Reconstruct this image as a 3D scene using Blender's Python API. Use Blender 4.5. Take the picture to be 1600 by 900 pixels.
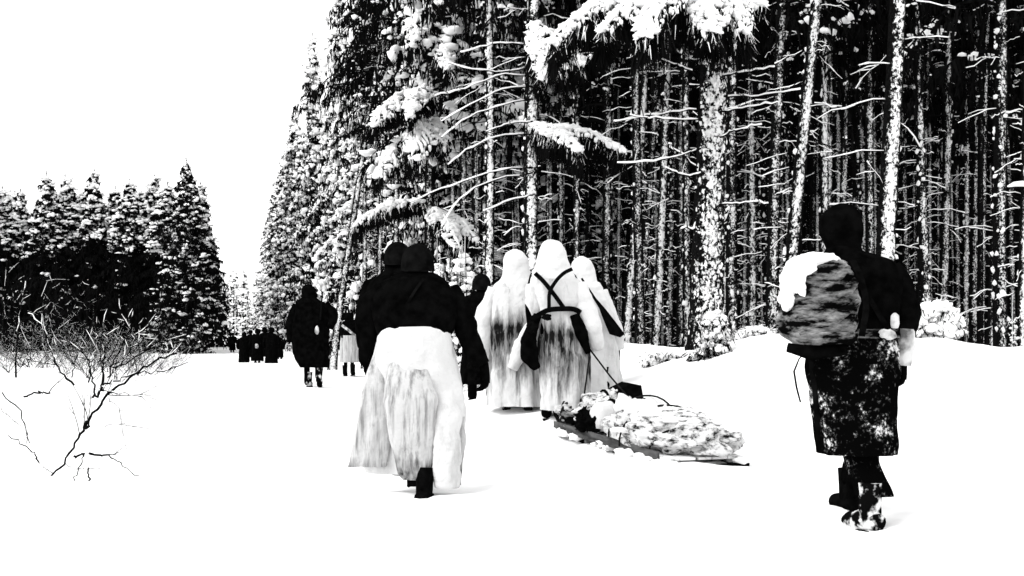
import bpy, math, random
import numpy as np
from mathutils import Vector, noise as mnoise

for o in list(bpy.data.objects):
    bpy.data.objects.remove(o)
S = bpy.context.scene
COL = S.collection
random.seed(7)
RNG = np.random.default_rng(11)
PI = math.pi

# ------------------------------------------------------------------ camera
FPX, HY, CAMZ = 2222.0, 515.0, 1.1        # focal length in photo pixels, horizon row, eye height
cd = bpy.data.cameras.new('camera')
cam = bpy.data.objects.new('camera', cd)
COL.objects.link(cam)
cam.location = (0, 0, CAMZ)
cam.rotation_euler = (PI / 2, 0, 0)
cd.sensor_width = 36.0
cd.lens = 36.0 * FPX / 1600.0
cd.shift_y = (HY - 450.0) / 1600.0
cd.clip_end = 5000
S.camera = cam

# ------------------------------------------------------------------ sky, sun, exposure
SUN_EL, SUN_AZ = math.radians(48), math.radians(235)     # azimuth clockwise from +Y
w = bpy.data.worlds.new('World')
S.world = w
w.use_nodes = True
nt = w.node_tree
nt.nodes.clear()
sky = nt.nodes.new('ShaderNodeTexSky')
sky.sky_type = 'NISHITA'
sky.sun_disc = False
sky.sun_elevation = SUN_EL
sky.sun_rotation = SUN_AZ
sky.air_density = 2.2
sky.dust_density = 0.1
bw = nt.nodes.new('ShaderNodeRGBToBW')
bg = nt.nodes.new('ShaderNodeBackground')
bg.inputs['Strength'].default_value = 0.15
wo = nt.nodes.new('ShaderNodeOutputWorld')
nt.links.new(sky.outputs[0], bw.inputs[0])
nt.links.new(bw.outputs[0], bg.inputs[0])
nt.links.new(bg.outputs[0], wo.inputs[0])
ld = bpy.data.lights.new('sun', 'SUN')
ld.energy = 0.8
ld.angle = math.radians(35)
sun = bpy.data.objects.new('sun', ld)
COL.objects.link(sun)
sd = Vector((math.sin(SUN_AZ) * math.cos(SUN_EL), math.cos(SUN_AZ) * math.cos(SUN_EL), math.sin(SUN_EL)))
sun.rotation_euler = sd.to_track_quat('Z', 'Y').to_euler()
vs = S.view_settings
vs.view_transform = 'Standard'
vs.look = 'None'
vs.gamma = 1.0
vs.use_curve_mapping = False
vs.exposure = 1.4
S.cycles.max_bounces = 5
S.cycles.diffuse_bounces = 3


def P(px, py, D):
    """point seen at photo pixel (px, py) standing D metres away"""
    return Vector(((px - 800.0) / FPX * D, D, CAMZ + (HY - py) / FPX * D))


# ------------------------------------------------------------------ materials
def new_mat(name):
    m = bpy.data.materials.new(name)
    m.use_nodes = True
    t = m.node_tree
    t.nodes.clear()
    out = t.nodes.new('ShaderNodeOutputMaterial')
    d = t.nodes.new('ShaderNodeBsdfDiffuse')
    d.inputs['Roughness'].default_value = 0.6
    t.links.new(d.outputs[0], out.inputs[0])
    return m, t, d


def N(t, typ, **kw):
    n = t.nodes.new(typ)
    for k, v in kw.items():
        if hasattr(n, k):
            setattr(n, k, v)
        else:
            n.inputs[k].default_value = v
    return n


def ramp(t, src, stops):
    r = t.nodes.new('ShaderNodeValToRGB')
    e = r.color_ramp.elements
    while len(e) < len(stops):
        e.new(0.5)
    for k, (p, c) in enumerate(stops):
        e[k].position = p
        e[k].color = (c, c, c, 1)
    t.links.new(src, r.inputs[0])
    return r.outputs[0]


def coords(t, random_offset=True):
    tc = t.nodes.new('ShaderNodeTexCoord')
    if not random_offset:
        return tc.outputs['Object']
    oi = t.nodes.new('ShaderNodeObjectInfo')
    mu = N(t, 'ShaderNodeMath', operation='MULTIPLY')
    mu.inputs[1].default_value = 61.0
    t.links.new(oi.outputs['Random'], mu.inputs[0])
    ad = N(t, 'ShaderNodeVectorMath', operation='ADD')
    t.links.new(tc.outputs['Object'], ad.inputs[0])
    t.links.new(mu.outputs[0], ad.inputs[1])
    return ad.outputs[0]


def mix_val(t, fac, a, b):
    m = N(t, 'ShaderNodeMix', data_type='FLOAT')
    t.links.new(fac, m.inputs[0])
    for k, v in ((2, a), (3, b)):
        if isinstance(v, (int, float)):
            m.inputs[k].default_value = v
        else:
            t.links.new(v, m.inputs[k])
    return m.outputs[0]


def bump(t, d, src, strength, dist):
    b = N(t, 'ShaderNodeBump')
    b.inputs['Strength'].default_value = strength
    b.inputs['Distance'].default_value = dist
    t.links.new(src, b.inputs['Height'])
    t.links.new(b.outputs[0], d.inputs['Normal'])


def mat_mottle(name, lo, hi, scale=6.0, p0=0.35, p1=0.65, bs=0.0, bd=0.01, stretch=None, detail=5.0):
    m, t, d = new_mat(name)
    c = coords(t)
    if stretch:
        mp = N(t, 'ShaderNodeMapping')
        mp.inputs['Scale'].default_value = stretch
        t.links.new(c, mp.inputs[0])
        c = mp.outputs[0]
    n = N(t, 'ShaderNodeTexNoise', Scale=scale, Detail=detail)
    t.links.new(c, n.inputs['Vector'])
    t.links.new(ramp(t, n.outputs[0], [(p0, lo), (p1, hi)]), d.inputs[0])
    if bs:
        bump(t, d, n.outputs[0], bs, bd)
    return m


def mat_bark(name, scale, thr, side=1.2, wind=(0.05, -0.95, 0.1)):
    """near-black bark with wind-blown snow stuck to the weather side"""
    m, t, d = new_mat(name)
    c = coords(t)
    mp = N(t, 'ShaderNodeMapping')
    mp.inputs['Scale'].default_value = (1, 1, 0.85)
    t.links.new(c, mp.inputs[0])
    n1 = N(t, 'ShaderNodeTexNoise', Scale=scale, Detail=6.0, Roughness=0.72)
    t.links.new(mp.outputs[0], n1.inputs['Vector'])
    n2 = N(t, 'ShaderNodeTexNoise', Scale=scale * 0.12, Detail=2.0)
    t.links.new(c, n2.inputs['Vector'])
    g = t.nodes.new('ShaderNodeNewGeometry')
    dt = N(t, 'ShaderNodeVectorMath', operation='DOT_PRODUCT')
    dt.inputs[1].default_value = Vector(wind).normalized()
    t.links.new(g.outputs['Normal'], dt.inputs[0])
    a = N(t, 'ShaderNodeMath', operation='MULTIPLY_ADD')       # noise + side*dot
    a.inputs[1].default_value = side * 0.34
    t.links.new(dt.outputs['Value'], a.inputs[0])
    t.links.new(n1.outputs[0], a.inputs[2])
    b = N(t, 'ShaderNodeMath', operation='MULTIPLY_ADD')
    b.inputs[1].default_value = 0.35
    t.links.new(n2.outputs[0], b.inputs[0])
    t.links.new(a.outputs[0], b.inputs[2])
    sc = N(t, 'ShaderNodeMath', operation='MULTIPLY')
    sc.inputs[1].default_value = 0.7
    t.links.new(b.outputs[0], sc.inputs[0])
    mask = ramp(t, sc.outputs[0], [(thr * 0.7, 0.0), (thr * 0.7 + 0.05, 1.0)])
    n3 = N(t, 'ShaderNodeTexNoise', Scale=scale * 2.2, Detail=3.0)
    t.links.new(mp.outputs[0], n3.inputs['Vector'])
    bark = ramp(t, n3.outputs[0], [(0.4, 0.002), (0.75, 0.012)])
    t.links.new(mix_val(t, mask, bark, 0.8), d.inputs[0])
    bump(t, d, mask, 0.6, 0.02)
    return m


M = {}
def mk_snow():
    m, t, d = new_mat('snow')
    c = coords(t, False)
    n = N(t, 'ShaderNodeTexNoise', Scale=5.0, Detail=6.0)
    t.links.new(c, n.inputs['Vector'])
    t.links.new(ramp(t, n.outputs[0], [(0.2, 0.84), (0.8, 0.92)]), d.inputs[0])
    bump(t, d, n.outputs[0], 0.25, 0.03)
    return m
M['snow'] = mk_snow()
M['snow_load'] = mat_mottle('snow_load', 0.8, 0.9, 9.0, bs=0.4, bd=0.03)
M['needle'] = mat_mottle('spruce_needle', 0.002, 0.007, 3.0)
M['twig'] = mat_mottle('dead_twig', 0.002, 0.008, 8.0)
M['bark'] = mat_bark('spruce_bark', 30.0, 1.065)
M['bark_heavy'] = mat_bark('plastered_bark', 24.0, 1.0)
M['bark_hero'] = mat_bark('clotted_bark', 22.0, 0.88, 0.7)
M['bark_thin'] = mat_bark('thin_dusted_bark', 32.0, 1.03)
M['bark_dark'] = mat_bark('shaded_bark', 28.0, 1.17)
M['wool'] = mat_mottle('dark_wool', 0.001, 0.003, 14.0)
M['leather'] = mat_mottle('dark_leather', 0.0015, 0.004, 20.0)
M['steel'] = mat_mottle('dark_steel', 0.002, 0.006, 12.0)


def mat_cloth(name, base, dirt, scale=3.5, p0=0.5, p1=0.75, stretch=(1, 1, 0.3), zlo=None, zhi=None, zamt=0.25):
    """white winter cover cloth: creased, with grubby streaks; shade painted into the colour between zlo and zhi (object space)"""
    m, t, d = new_mat(name)
    c = coords(t, False)
    mp = N(t, 'ShaderNodeMapping')
    mp.inputs['Scale'].default_value = stretch
    t.links.new(c, mp.inputs[0])
    n = N(t, 'ShaderNodeTexNoise', Scale=scale, Detail=8.0, Roughness=0.65)
    t.links.new(mp.outputs[0], n.inputs['Vector'])
    src = n.outputs[0]
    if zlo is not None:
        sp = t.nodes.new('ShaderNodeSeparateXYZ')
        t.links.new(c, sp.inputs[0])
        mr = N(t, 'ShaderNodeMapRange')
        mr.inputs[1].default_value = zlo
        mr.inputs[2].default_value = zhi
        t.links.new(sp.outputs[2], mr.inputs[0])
        hump = ramp(t, mr.outputs[0], [(0.0, 0.0), (0.35, 0.6), (0.75, 1.0), (1.0, 0.0)])  # band of painted shade, strongest in its upper half
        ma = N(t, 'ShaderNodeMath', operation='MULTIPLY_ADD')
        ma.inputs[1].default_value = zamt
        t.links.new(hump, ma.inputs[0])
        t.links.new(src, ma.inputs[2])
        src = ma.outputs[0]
    t.links.new(ramp(t, src, [(p0, base), (p1, dirt)]), d.inputs[0])
    n2 = N(t, 'ShaderNodeTexNoise', Scale=9.0, Detail=4.0)
    t.links.new(c, n2.inputs['Vector'])
    bump(t, d, n2.outputs[0], 0.7, 0.05)
    return m


M['cloth'] = mat_cloth('white_cover_cloth', 0.6, 0.16, 4.0, 0.56, 0.85)
M['cloth_grubby_shaded'] = mat_cloth('grubby_shaded_cloth', 0.58, 0.008, 16.0, 0.55, 0.86, (1, 1, 0.12), 0.16, 1.08, 0.36)  # shade on the lower cloaks painted into the cloth, mixed with grime streaks
M['cloth_panel_shaded'] = mat_cloth('shade_streaked_cover_cloth', 0.5, 0.02, 26.0, 0.47, 0.78, (1, 1, 0.07), -0.1, 0.36, 0.16)  # grey shade low on the sheet, painted into the cloth as streaks
M['canvas'] = mat_cloth('grey_canvas', 0.34, 0.002, 8.0, 0.34, 0.55, (0.55, 0.55, 1.9))
M['tarp'] = mat_cloth('load_tarpaulin', 0.6, 0.006, 12.0, 0.47, 0.62, (1.1, 0.9, 1.8))
M['pale'] = mat_mottle('pale_knit', 0.1, 0.6, 9.0, 0.38, 0.58)
def mk_spatter():
    m, t, d = new_mat('snow_spattered_wool')
    c = coords(t, False)
    n1 = N(t, 'ShaderNodeTexNoise', Scale=38.0, Detail=6.0, Roughness=0.7)
    n2 = N(t, 'ShaderNodeTexNoise', Scale=5.5, Detail=3.0)
    for n in (n1, n2):
        t.links.new(c, n.inputs['Vector'])
    a = N(t, 'ShaderNodeMath', operation='ADD')
    t.links.new(n1.outputs[0], a.inputs[0])
    t.links.new(n2.outputs[0], a.inputs[1])
    h = N(t, 'ShaderNodeMath', operation='MULTIPLY')
    h.inputs[1].default_value = 0.5
    t.links.new(a.outputs[0], h.inputs[0])
    t.links.new(ramp(t, h.outputs[0], [(0.535, 0.0015), (0.575, 0.06), (0.615, 0.6)]), d.inputs[0])
    bump(t, d, n2.outputs[0], 0.6, 0.05)
    return m
M['snowy_wool'] = mk_spatter()
M['frozen_boot'] = mat_mottle('snow_caked_leather', 0.003, 0.7, 14.0, 0.48, 0.60)
M['wood'] = mat_mottle('weathered_wood', 0.03, 0.10, 5.0, stretch=(4, 1, 4))
M['frosted_wood'] = mat_mottle('snow_dusted_wood', 0.06, 0.75, 6.0, 0.34, 0.48, stretch=(2, 1, 2))
M['rope'] = mat_mottle('dark_rope', 0.006, 0.02, 40.0)
M['rope_pale'] = mat_mottle('pale_rope', 0.2, 0.5, 40.0)
M['skin'] = mat_mottle('skin', 0.2, 0.28, 12.0)


# ------------------------------------------------------------------ mesh building
class MB:
    """collects triangles"""
    def __init__(s):
        s.v, s.f, s.n = [], [], 0

    def add(s, v, f):
        v = np.asarray(v, float).reshape(-1, 3)
        f = np.asarray(f, int).reshape(-1, 3)
        s.v.append(v)
        s.f.append(f + s.n)
        s.n += len(v)

    def mesh(s, name, mat, smooth=True):
        me = bpy.data.meshes.new(name)
        v = np.concatenate(s.v) if s.v else np.zeros((0, 3))
        f = np.concatenate(s.f) if s.f else np.zeros((0, 3), int)
        me.vertices.add(len(v))
        me.vertices.foreach_set('co', v.ravel().astype(np.float32))
        me.loops.add(len(f) * 3)
        me.loops.foreach_set('vertex_index', f.ravel().astype(np.int32))
        me.polygons.add(len(f))
        me.polygons.foreach_set('loop_start', (np.arange(len(f)) * 3).astype(np.int32))
        try:
            me.polygons.foreach_set('loop_total', np.full(len(f), 3, np.int32))
        except Exception:
            pass
        me.polygons.foreach_set('use_smooth', np.full(len(f), smooth))
        me.update(calc_edges=True)
        me.validate()
        me.materials.append(mat if not isinstance(mat, str) else M[mat])
        return me

    def build(s, name, mat, parent=None, smooth=True, **kw):
        return link(name, s.mesh(name, mat, smooth), parent, **kw)


def link(name, data, parent=None, label=None, cat=None, group=None, kind=None, loc=None, rot=None, scale=None):
    o = bpy.data.objects.new(name, data)
    COL.objects.link(o)
    if parent is not None:
        o.parent = parent
    if loc is not None:
        o.location = loc
    if rot is not None:
        o.rotation_euler = rot
    if scale is not None:
        o.scale = scale
    for k, v in (('label', label), ('category', cat), ('group', group), ('kind', kind)):
        if v:
            o[k] = v
    return o


def thing(name, label, cat, loc=(0, 0, 0), rotz=0.0, group=None):
    return link(name, None, None, label, cat, group, None, loc, (0, 0, rotz))


def grid_faces(nr, nc, close):
    f = []
    m = nc if close else nc - 1
    for i in range(nr - 1):
        for j in range(m):
            a, b = i * nc + j, i * nc + (j + 1) % nc
            c, d = a + nc, b + nc
            f += [(a, b, d), (a, d, c)]
    return f


_GF = {}
def gfaces(nr, nc, close=True):
    k = (nr, nc, close)
    if k not in _GF:
        _GF[k] = np.array(grid_faces(nr, nc, close))
    return _GF[k]


def tube(mb, pts, rad, sides=6, cap=True, rough=0.0):
    pts = np.asarray(pts, float)
    n = len(pts)
    rad = np.broadcast_to(np.asarray(rad, float), (n,))
    d = np.gradient(pts, axis=0)
    d /= np.linalg.norm(d, axis=1)[:, None] + 1e-9
    ref = np.array([0, 0, 1.0]) if abs(d[:, 2]).mean() < 0.8 else np.array([1.0, 0, 0])
    u = np.cross(d, ref)
    u /= np.linalg.norm(u, axis=1)[:, None] + 1e-9
    v = np.cross(u, d)
    th = np.arange(sides) / sides * 2 * PI
    ring = np.cos(th)[None, :, None] * u[:, None, :] + np.sin(th)[None, :, None] * v[:, None, :]
    rr = rad[:, None, None]
    if rough:
        rr = rr * (1 + RNG.normal(0, rough, (n, sides, 1)))
    V = (pts[:, None, :] + ring * rr).reshape(-1, 3)
    F = gfaces(n, sides)
    if cap:
        V = np.vstack([V, pts[0], pts[-1]])
        a = n * sides
        cf = [(j, a, (j + 1) % sides) for j in range(sides)]
        o = (n - 1) * sides
        cf += [(o + j, o + (j + 1) % sides, a + 1) for j in range(sides)]
        F = np.vstack([F, cf])
    mb.add(V, F)


def spline(pts, n):
    """Catmull-Rom through the points"""
    p = np.asarray(pts, float)
    p = np.vstack([2 * p[0] - p[1], p, 2 * p[-1] - p[-2]])
    out = []
    m = len(p) - 3
    for t in np.linspace(0, m - 1e-6, n):
        i = int(t)
        u = t - i
        a, b, c, d = p[i:i + 4]
        out.append(0.5 * (2 * b + (c - a) * u + (2 * a - 5 * b + 4 * c - d) * u * u + (3 * b - a - 3 * c + d) * u ** 3))
    return np.array(out)


import bmesh
def _ico(sub):
    bm = bmesh.new()
    bmesh.ops.create_icosphere(bm, subdivisions=sub, radius=1.0)
    bm.verts.index_update()
    v = np.array([x.co[:] for x in bm.verts])
    f = np.array([[x.index for x in q.verts] for q in bm.faces])
    bm.free()
    return v, f
ICO = {5: _ico(5), 1: _ico(1), 2: _ico(2), 3: _ico(3), 4: _ico(4)}


def lump(mb, c, r, sub=1, jag=0.18, rotz=None, flat_bottom=None):
    """an uneven blob with radii r=(rx,ry,rz)"""
    v, f = ICO[sub]
    v = v.copy()
    if sub >= 3:
        off = RNG.uniform(-50, 50, 3)
        k = np.array([1 + jag * (1.6 * mnoise.noise(Vector(p * 1.5 + off)) + 0.8 * mnoise.noise(Vector(p * 4 + off))) for p in v])
        v *= k[:, None]
    else:
        v *= (1 + RNG.normal(0, jag, (len(v), 1)))
    if flat_bottom is not None:
        v[:, 2] = np.maximum(v[:, 2], flat_bottom)
    v *= np.asarray(r, float)
    a = RNG.uniform(0, 2 * PI) if rotz is None else rotz
    ca, sa = math.cos(a), math.sin(a)
    v = v @ np.array([[ca, sa, 0], [-sa, ca, 0], [0, 0, 1]])
    mb.add(v + np.asarray(c, float), f)


def box(mb, lo, hi, mat3=None, origin=(0, 0, 0)):
    x0, y0, z0 = lo
    x1, y1, z1 = hi
    v = np.array([(x, y, z) for z in (z0, z1) for y in (y0, y1) for x in (x0, x1)], float)
    f = [(0, 2, 3), (0, 3, 1), (4, 5, 7), (4, 7, 6), (0, 1, 5), (0, 5, 4), (2, 6, 7), (2, 7, 3), (0, 4, 6), (0, 6, 2), (1, 3, 7), (1, 7, 5)]
    if mat3 is not None:
        v = v @ np.asarray(mat3).T
    mb.add(v + np.asarray(origin), f)


# ------------------------------------------------------------------ terrain
def sstep(a, b, x):
    t = np.clip((x - a) / (b - a), 0, 1)
    return t * t * (3 - 2 * t)


def edge_x(Y):
    return 2.3 - 0.1935 * (Y - 17.0)


def terrain(X, Y):
    X = np.asarray(X, float)
    Y = np.asarray(Y, float)
    z = -0.42 * sstep(32, 66, Y)
    u = X - edge_x(Y)                                        # metres inside the right forest
    d = np.where(Y < 17, np.minimum(u + (17 - Y) * 0.0, (Y - 14.6) + 0.0 * u), u)
    d = np.minimum(u, Y - 14.6)
    h = 0.97 - 0.55 * sstep(17, 34, Y) - 0.25 * sstep(40, 80, Y)
    h = h + 0.05 * np.sin(X * 2.1 + 0.4) + 0.035 * np.sin(X * 4.3 + 1.0)
    prof = sstep(-2.0, 0.2, d) * (1 - sstep(0.5, 3.5, d))
    z = z + h * prof - 0.6 * sstep(0.8, 4.0, d)
    z = z + 0.42 * np.exp(-((X - 0.5) / 1.7) ** 2 - ((Y - 15.6) / 1.9) ** 2) * (1 - 0.8 * sstep(-1.5, 0, d))   # hump of the track
    z = z + 0.10 * np.exp(-((X + 3.3) / 2.0) ** 2 - ((Y - 24.) / 4.) ** 2)
    z = z + 0.42 * np.exp(-((X + 9.5) / 3.6) ** 2 - ((Y - 25.) / 5.) ** 2)
    # small drifts and trodden lumps along the track
    road = np.exp(-((X - (1.2 - 0.17 * (Y - 8))) / 1.6) ** 2)
    z = z + 0.02 * np.sin(X * 1.7 + 0.6 * Y) * np.sin(Y * 1.3 - X * .4)
    z = z + road * 0.025 * np.sin(X * 7.3 + Y * 1.1) * np.sin(Y * 6.1 - X * 1.7) * (1 - sstep(20, 40, Y))
    return z


def gz(x, y):
    return float(terrain(x, y))


def axis(lo, hi, step, far_lo, far_hi, grow=1.12):
    a = list(np.arange(lo, hi + step / 2, step))
    s, x = step, a[-1]
    while x < far_hi:
        s *= grow
        x += s
        a.append(x)
    s, x = step, a[0]
    b = []
    while x > far_lo:
        s *= grow
        x -= s
        b.append(x)
    return np.array(b[::-1] + a)


xs = axis(-6, 7, 0.11, -900, 900)
ys = axis(4, 27, 0.11, -300, 1500)
XX, YY = np.meshgrid(xs, ys)
ZZ = terrain(XX, YY)
nz = np.zeros_like(ZZ)
near = (np.abs(XX) < 9) & (YY > 3) & (YY < 32)
for i, j in np.argwhere(near):
    p = Vector((XX[i, j], YY[i, j], 0))
    nz[i, j] = 0.035 * mnoise.noise(p * 1.3) + 0.018 * mnoise.noise(p * 3.7)
# footprints and the groove left by the sled
feet = []
for lane, off in ((-0.95, 0.0), (0.55, 0.3), (2.05, 0.1)):
    for k in range(26):
        Y = 5.0 + k * 0.72 + off
        X = lane - 0.03 * (Y - 8) * (1 if lane < 2 else 0.4) + (0.13 if k % 2 else -0.13)
        feet.append((X, Y))
for fx, fy in feet:
    if fy < 24:
        q = np.exp(-((XX - fx) / 0.10) ** 2 - ((YY - fy) / 0.17) ** 2)
        nz -= 0.07 * q
ZZ = ZZ + nz
mb = MB()
mb.add(np.stack([XX, YY, ZZ], -1).reshape(-1, 3), gfaces(len(ys), len(xs), False))
mb.build('snow_ground', 'snow', kind='structure')

# ------------------------------------------------------------------ spruce building blocks
def frame(az):
    return np.array([math.cos(az), math.sin(az), 0.0]), np.array([-math.sin(az), math.cos(az), 0.0])


def needles(mb, base, length, width, droop=0.8):
    """hanging needle twigs as narrow tapered strips; base (n,3)"""
    n = len(base)
    a = RNG.uniform(0, 2 * PI, n)
    dirv = np.stack([np.cos(a) * (1 - droop), np.sin(a) * (1 - droop), -np.full(n, droop)], 1)
    dirv += RNG.normal(0, 0.18, (n, 3))
    dirv /= np.linalg.norm(dirv, axis=1)[:, None]
    b = RNG.uniform(0, 2 * PI, n)
    side = np.stack([np.cos(b), np.sin(b), np.zeros(n)], 1)
    L = (length * RNG.uniform(0.5, 1.3, n))[:, None]
    W = (width * RNG.uniform(0.6, 1.3, n))[:, None]
    p0 = base - side * W * 0.5
    p1 = base + side * W * 0.5
    p2 = base + dirv * L + side * W * 0.12
    p3 = base + dirv * L - side * W * 0.12
    V = np.stack([p0, p1, p2, p3], 1).reshape(-1, 3)
    i = np.arange(n)[:, None] * 4
    F = np.concatenate([i + [0, 1, 2], i + [0, 2, 3]], 0)
    mb.add(V, F)


def bough_path(root, az, L, droop, lift=0.12, n=9):
    t = np.linspace(0, 1, n)
    o, s = frame(az)
    z = L * (lift * np.sin(t * PI) - droop * t ** 1.6 + 0.08 * np.clip(t - 0.8, 0, 1))
    return np.asarray(root, float) + o * (L * t)[:, None] + np.array([0, 0, 1.0]) * z[:, None]


def bough(nb, sb, tb, root, az, L, droop, wide=0.3, nn=70, nl=7, nlen=0.25, nw=0.05, lr=0.13, sub=1, snow=1.0):
    """a drooping spruce bough: woody spine, hanging needles, snow lying along the top"""
    pts = bough_path(root, az, L, droop)
    if tb is not None:
        tube(tb, pts, np.linspace(0.018 + 0.008 * L, 0.006, len(pts)), 4, False)
    o, s = frame(az)
    k = len(pts) - 1

    def at(t, side):
        i = np.minimum((t * k).astype(int), k - 1)
        fr = t * k - i
        q = pts[i] * (1 - fr)[:, None] + pts[i + 1] * fr[:, None]
        wd = wide * L * np.sin(np.clip(t, 0.05, 1) * PI * 0.85 + 0.25)
        off = side * wd
        return q + s[None, :] * off[:, None] - np.array([0, 0, 1.0]) * (np.abs(off) * 0.35)[:, None]
    t = RNG.uniform(0.1, 1.0, nn) ** 0.8
    needles(nb, at(t, RNG.uniform(-1, 1, nn)) + RNG.normal(0, 0.02, (nn, 3)), nlen, nw)
    m = int(nl * snow + RNG.uniform(0, 1))
    if m > 0 and sb is not None:
        t = RNG.uniform(0.18, 1.0, m)
        q = at(t, RNG.uniform(-0.8, 0.8, m))
        for p in q:
            r = lr * (0.3 + 1.1 * RNG.uniform() ** 2)
            for q2 in range(3):
                r2 = r * RNG.uniform(0.4, 0.75)
                lump(sb, p + RNG.normal(0, 1, 3) * [r * 0.75, r * 0.75, r * 0.3] + [0, 0, r * 0.1], (r2 * RNG.uniform(1.0, 1.8), r2 * RNG.uniform(0.8, 1.2), r2 * RNG.uniform(0.5, 1.0)), sub, 0.28)


def trunk_into(mb, H, r0, sides=10, step=0.3, bend=0.0, zbot=-0.6):
    z = np.concatenate([np.arange(zbot, 7.5, step), np.linspace(7.5, H, 14)])
    t = np.clip(z / H, 0, 1)
    r = r0 * (1 - t) ** 0.85 + 0.012 + r0 * 0.5 * np.exp(-np.clip(z + 0.1, 0, None) * 3.0)
    ph = RNG.uniform(0, 6)
    x = bend * t * t * H * 0.06 + 0.02 * np.sin(z * 0.9 + ph) * np.clip(z, 0, 1)
    y = 0.02 * np.cos(z * 0.7 + ph) * np.clip(z, 0, 1)
    tube(mb, np.stack([x, y, z], 1), r, sides, False, 0.035)
    return lambda zz: np.array([np.interp(zz, z, x), np.interp(zz, z, y), zz]), lambda zz: float(np.interp(zz, z, r))


def dead_branch(tb, sb, root, az, L, rise, r=0.013, snow=1.0, n=6, twigs=True):
    t = np.linspace(0, 1, n)
    o, s = frame(az)
    wob = RNG.normal(0, 0.02 * L, n).cumsum() * 0.6
    z = L * (rise * t - 0.14 * t * t) + RNG.normal(0, 0.012, n)
    pts = np.asarray(root) + o * (L * t)[:, None] + s * wob[:, None] + np.array([0, 0, 1.]) * z[:, None]
    rad = np.linspace(r, r * 0.35, n)
    tube(tb, pts, rad, 4, False)
    if twigs:
        for k in range(int(L * 2.2)):
            i = RNG.integers(1, n)
            a2 = az + RNG.choice([-1, 1]) * RNG.uniform(0.5, 1.1)
            o2, _ = frame(a2)
            l2 = L * RNG.uniform(0.15, 0.35)
            q = np.stack([pts[i], pts[i] + o2 * l2 * 0.5 + [0, 0, -0.03 * l2], pts[i] + o2 * l2 + [0, 0, -0.2 * l2]])
            tube(tb, q, [r * 0.5, r * 0.4, r * 0.25], 3, False)
            if RNG.random() < 0.6 * snow:
                tube(sb, q + [0, 0, r * 0.7], np.array([0.7, 0.9, 0.4]) * r, 3, False)
    if snow > 0:
        a = RNG.integers(0, 2)
        b = n - RNG.integers(0, 2)
        if b - a >= 2:
            tube(sb, pts[a:b] + [0, 0, r * 0.75], (r * RNG.uniform(0.75, 1.5, b - a)), 4, True)


def trunk_tree_meshes(name, H=18.0, r0=0.12, crown0=6.5, seed=0, bark='bark', nb_b=70, snow=0.5, whorl=0.42, dens=4, bsn=0.45, clr=0.13, cnl=6):
    """tall forest spruce: bare lower trunk with dead snow-lined branches, crown high up"""
    global RNG
    RNG = np.random.default_rng(1000 + seed)
    tm, db, ds, nb, sb = MB(), MB(), MB(), MB(), MB()
    pos, rad = trunk_into(tm, H, r0, bend=RNG.uniform(-1, 1))
    z = 0.9
    while z < crown0 + 2.0:
        for k in range(RNG.poisson(dens)):
            az = RNG.uniform(0, 2 * PI)
            L = RNG.uniform(0.2, 1.0) ** 0.9 * 0.95 * (0.6 + 0.4 * min(1, z / 4))
            zz = z + RNG.normal(0, 0.07)
            dead_branch(db, ds, pos(zz) + frame(az)[0] * rad(zz) * 0.7, az, L, RNG.normal(0.05, 0.16), 0.006 + 0.003 * L, 1.0 if RNG.random() < bsn else 0.0)
        # snow caught on the branch collars
        for k in range(3 if bsn > 0.3 else 0):
            az = -PI / 2 + RNG.normal(-0.2, 0.8)
            r = rad(z)
            q = RNG.uniform(0.02, 0.045)
            lump(ds, pos(z + RNG.uniform(-0.2, 0.2)) + frame(az)[0] * r, (q, q, q * 1.1), 1, 0.25)
        z += whorl * RNG.uniform(0.6, 1.3)
    for k in range(nb_b):
        t = (k + RNG.uniform()) / nb_b
        zz = crown0 + (H - crown0 - 0.2) * t
        L = (0.35 + 1.9 * (1 - t) ** 0.8) * RNG.uniform(0.7, 1.15)
        bough(nb, sb, db, pos(zz), RNG.uniform(0, 2 * PI), L, RNG.uniform(0.25, 0.55), 0.3, 60, cnl, 0.3, 0.06, clr, 1, snow)
    return [('trunk', tm.mesh(name + '_trunk', bark), None), ('dead_branch', db.mesh(name + '_dead', 'twig'), 'stuff'),
            ('branch_snow', ds.mesh(name + '_bsnow', 'snow_load'), 'stuff'),
            ('crown', nb.mesh(name + '_crown', 'needle', False), None), ('crown_snow', sb.mesh(name + '_csnow', 'snow_load'), 'stuff')]


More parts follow.
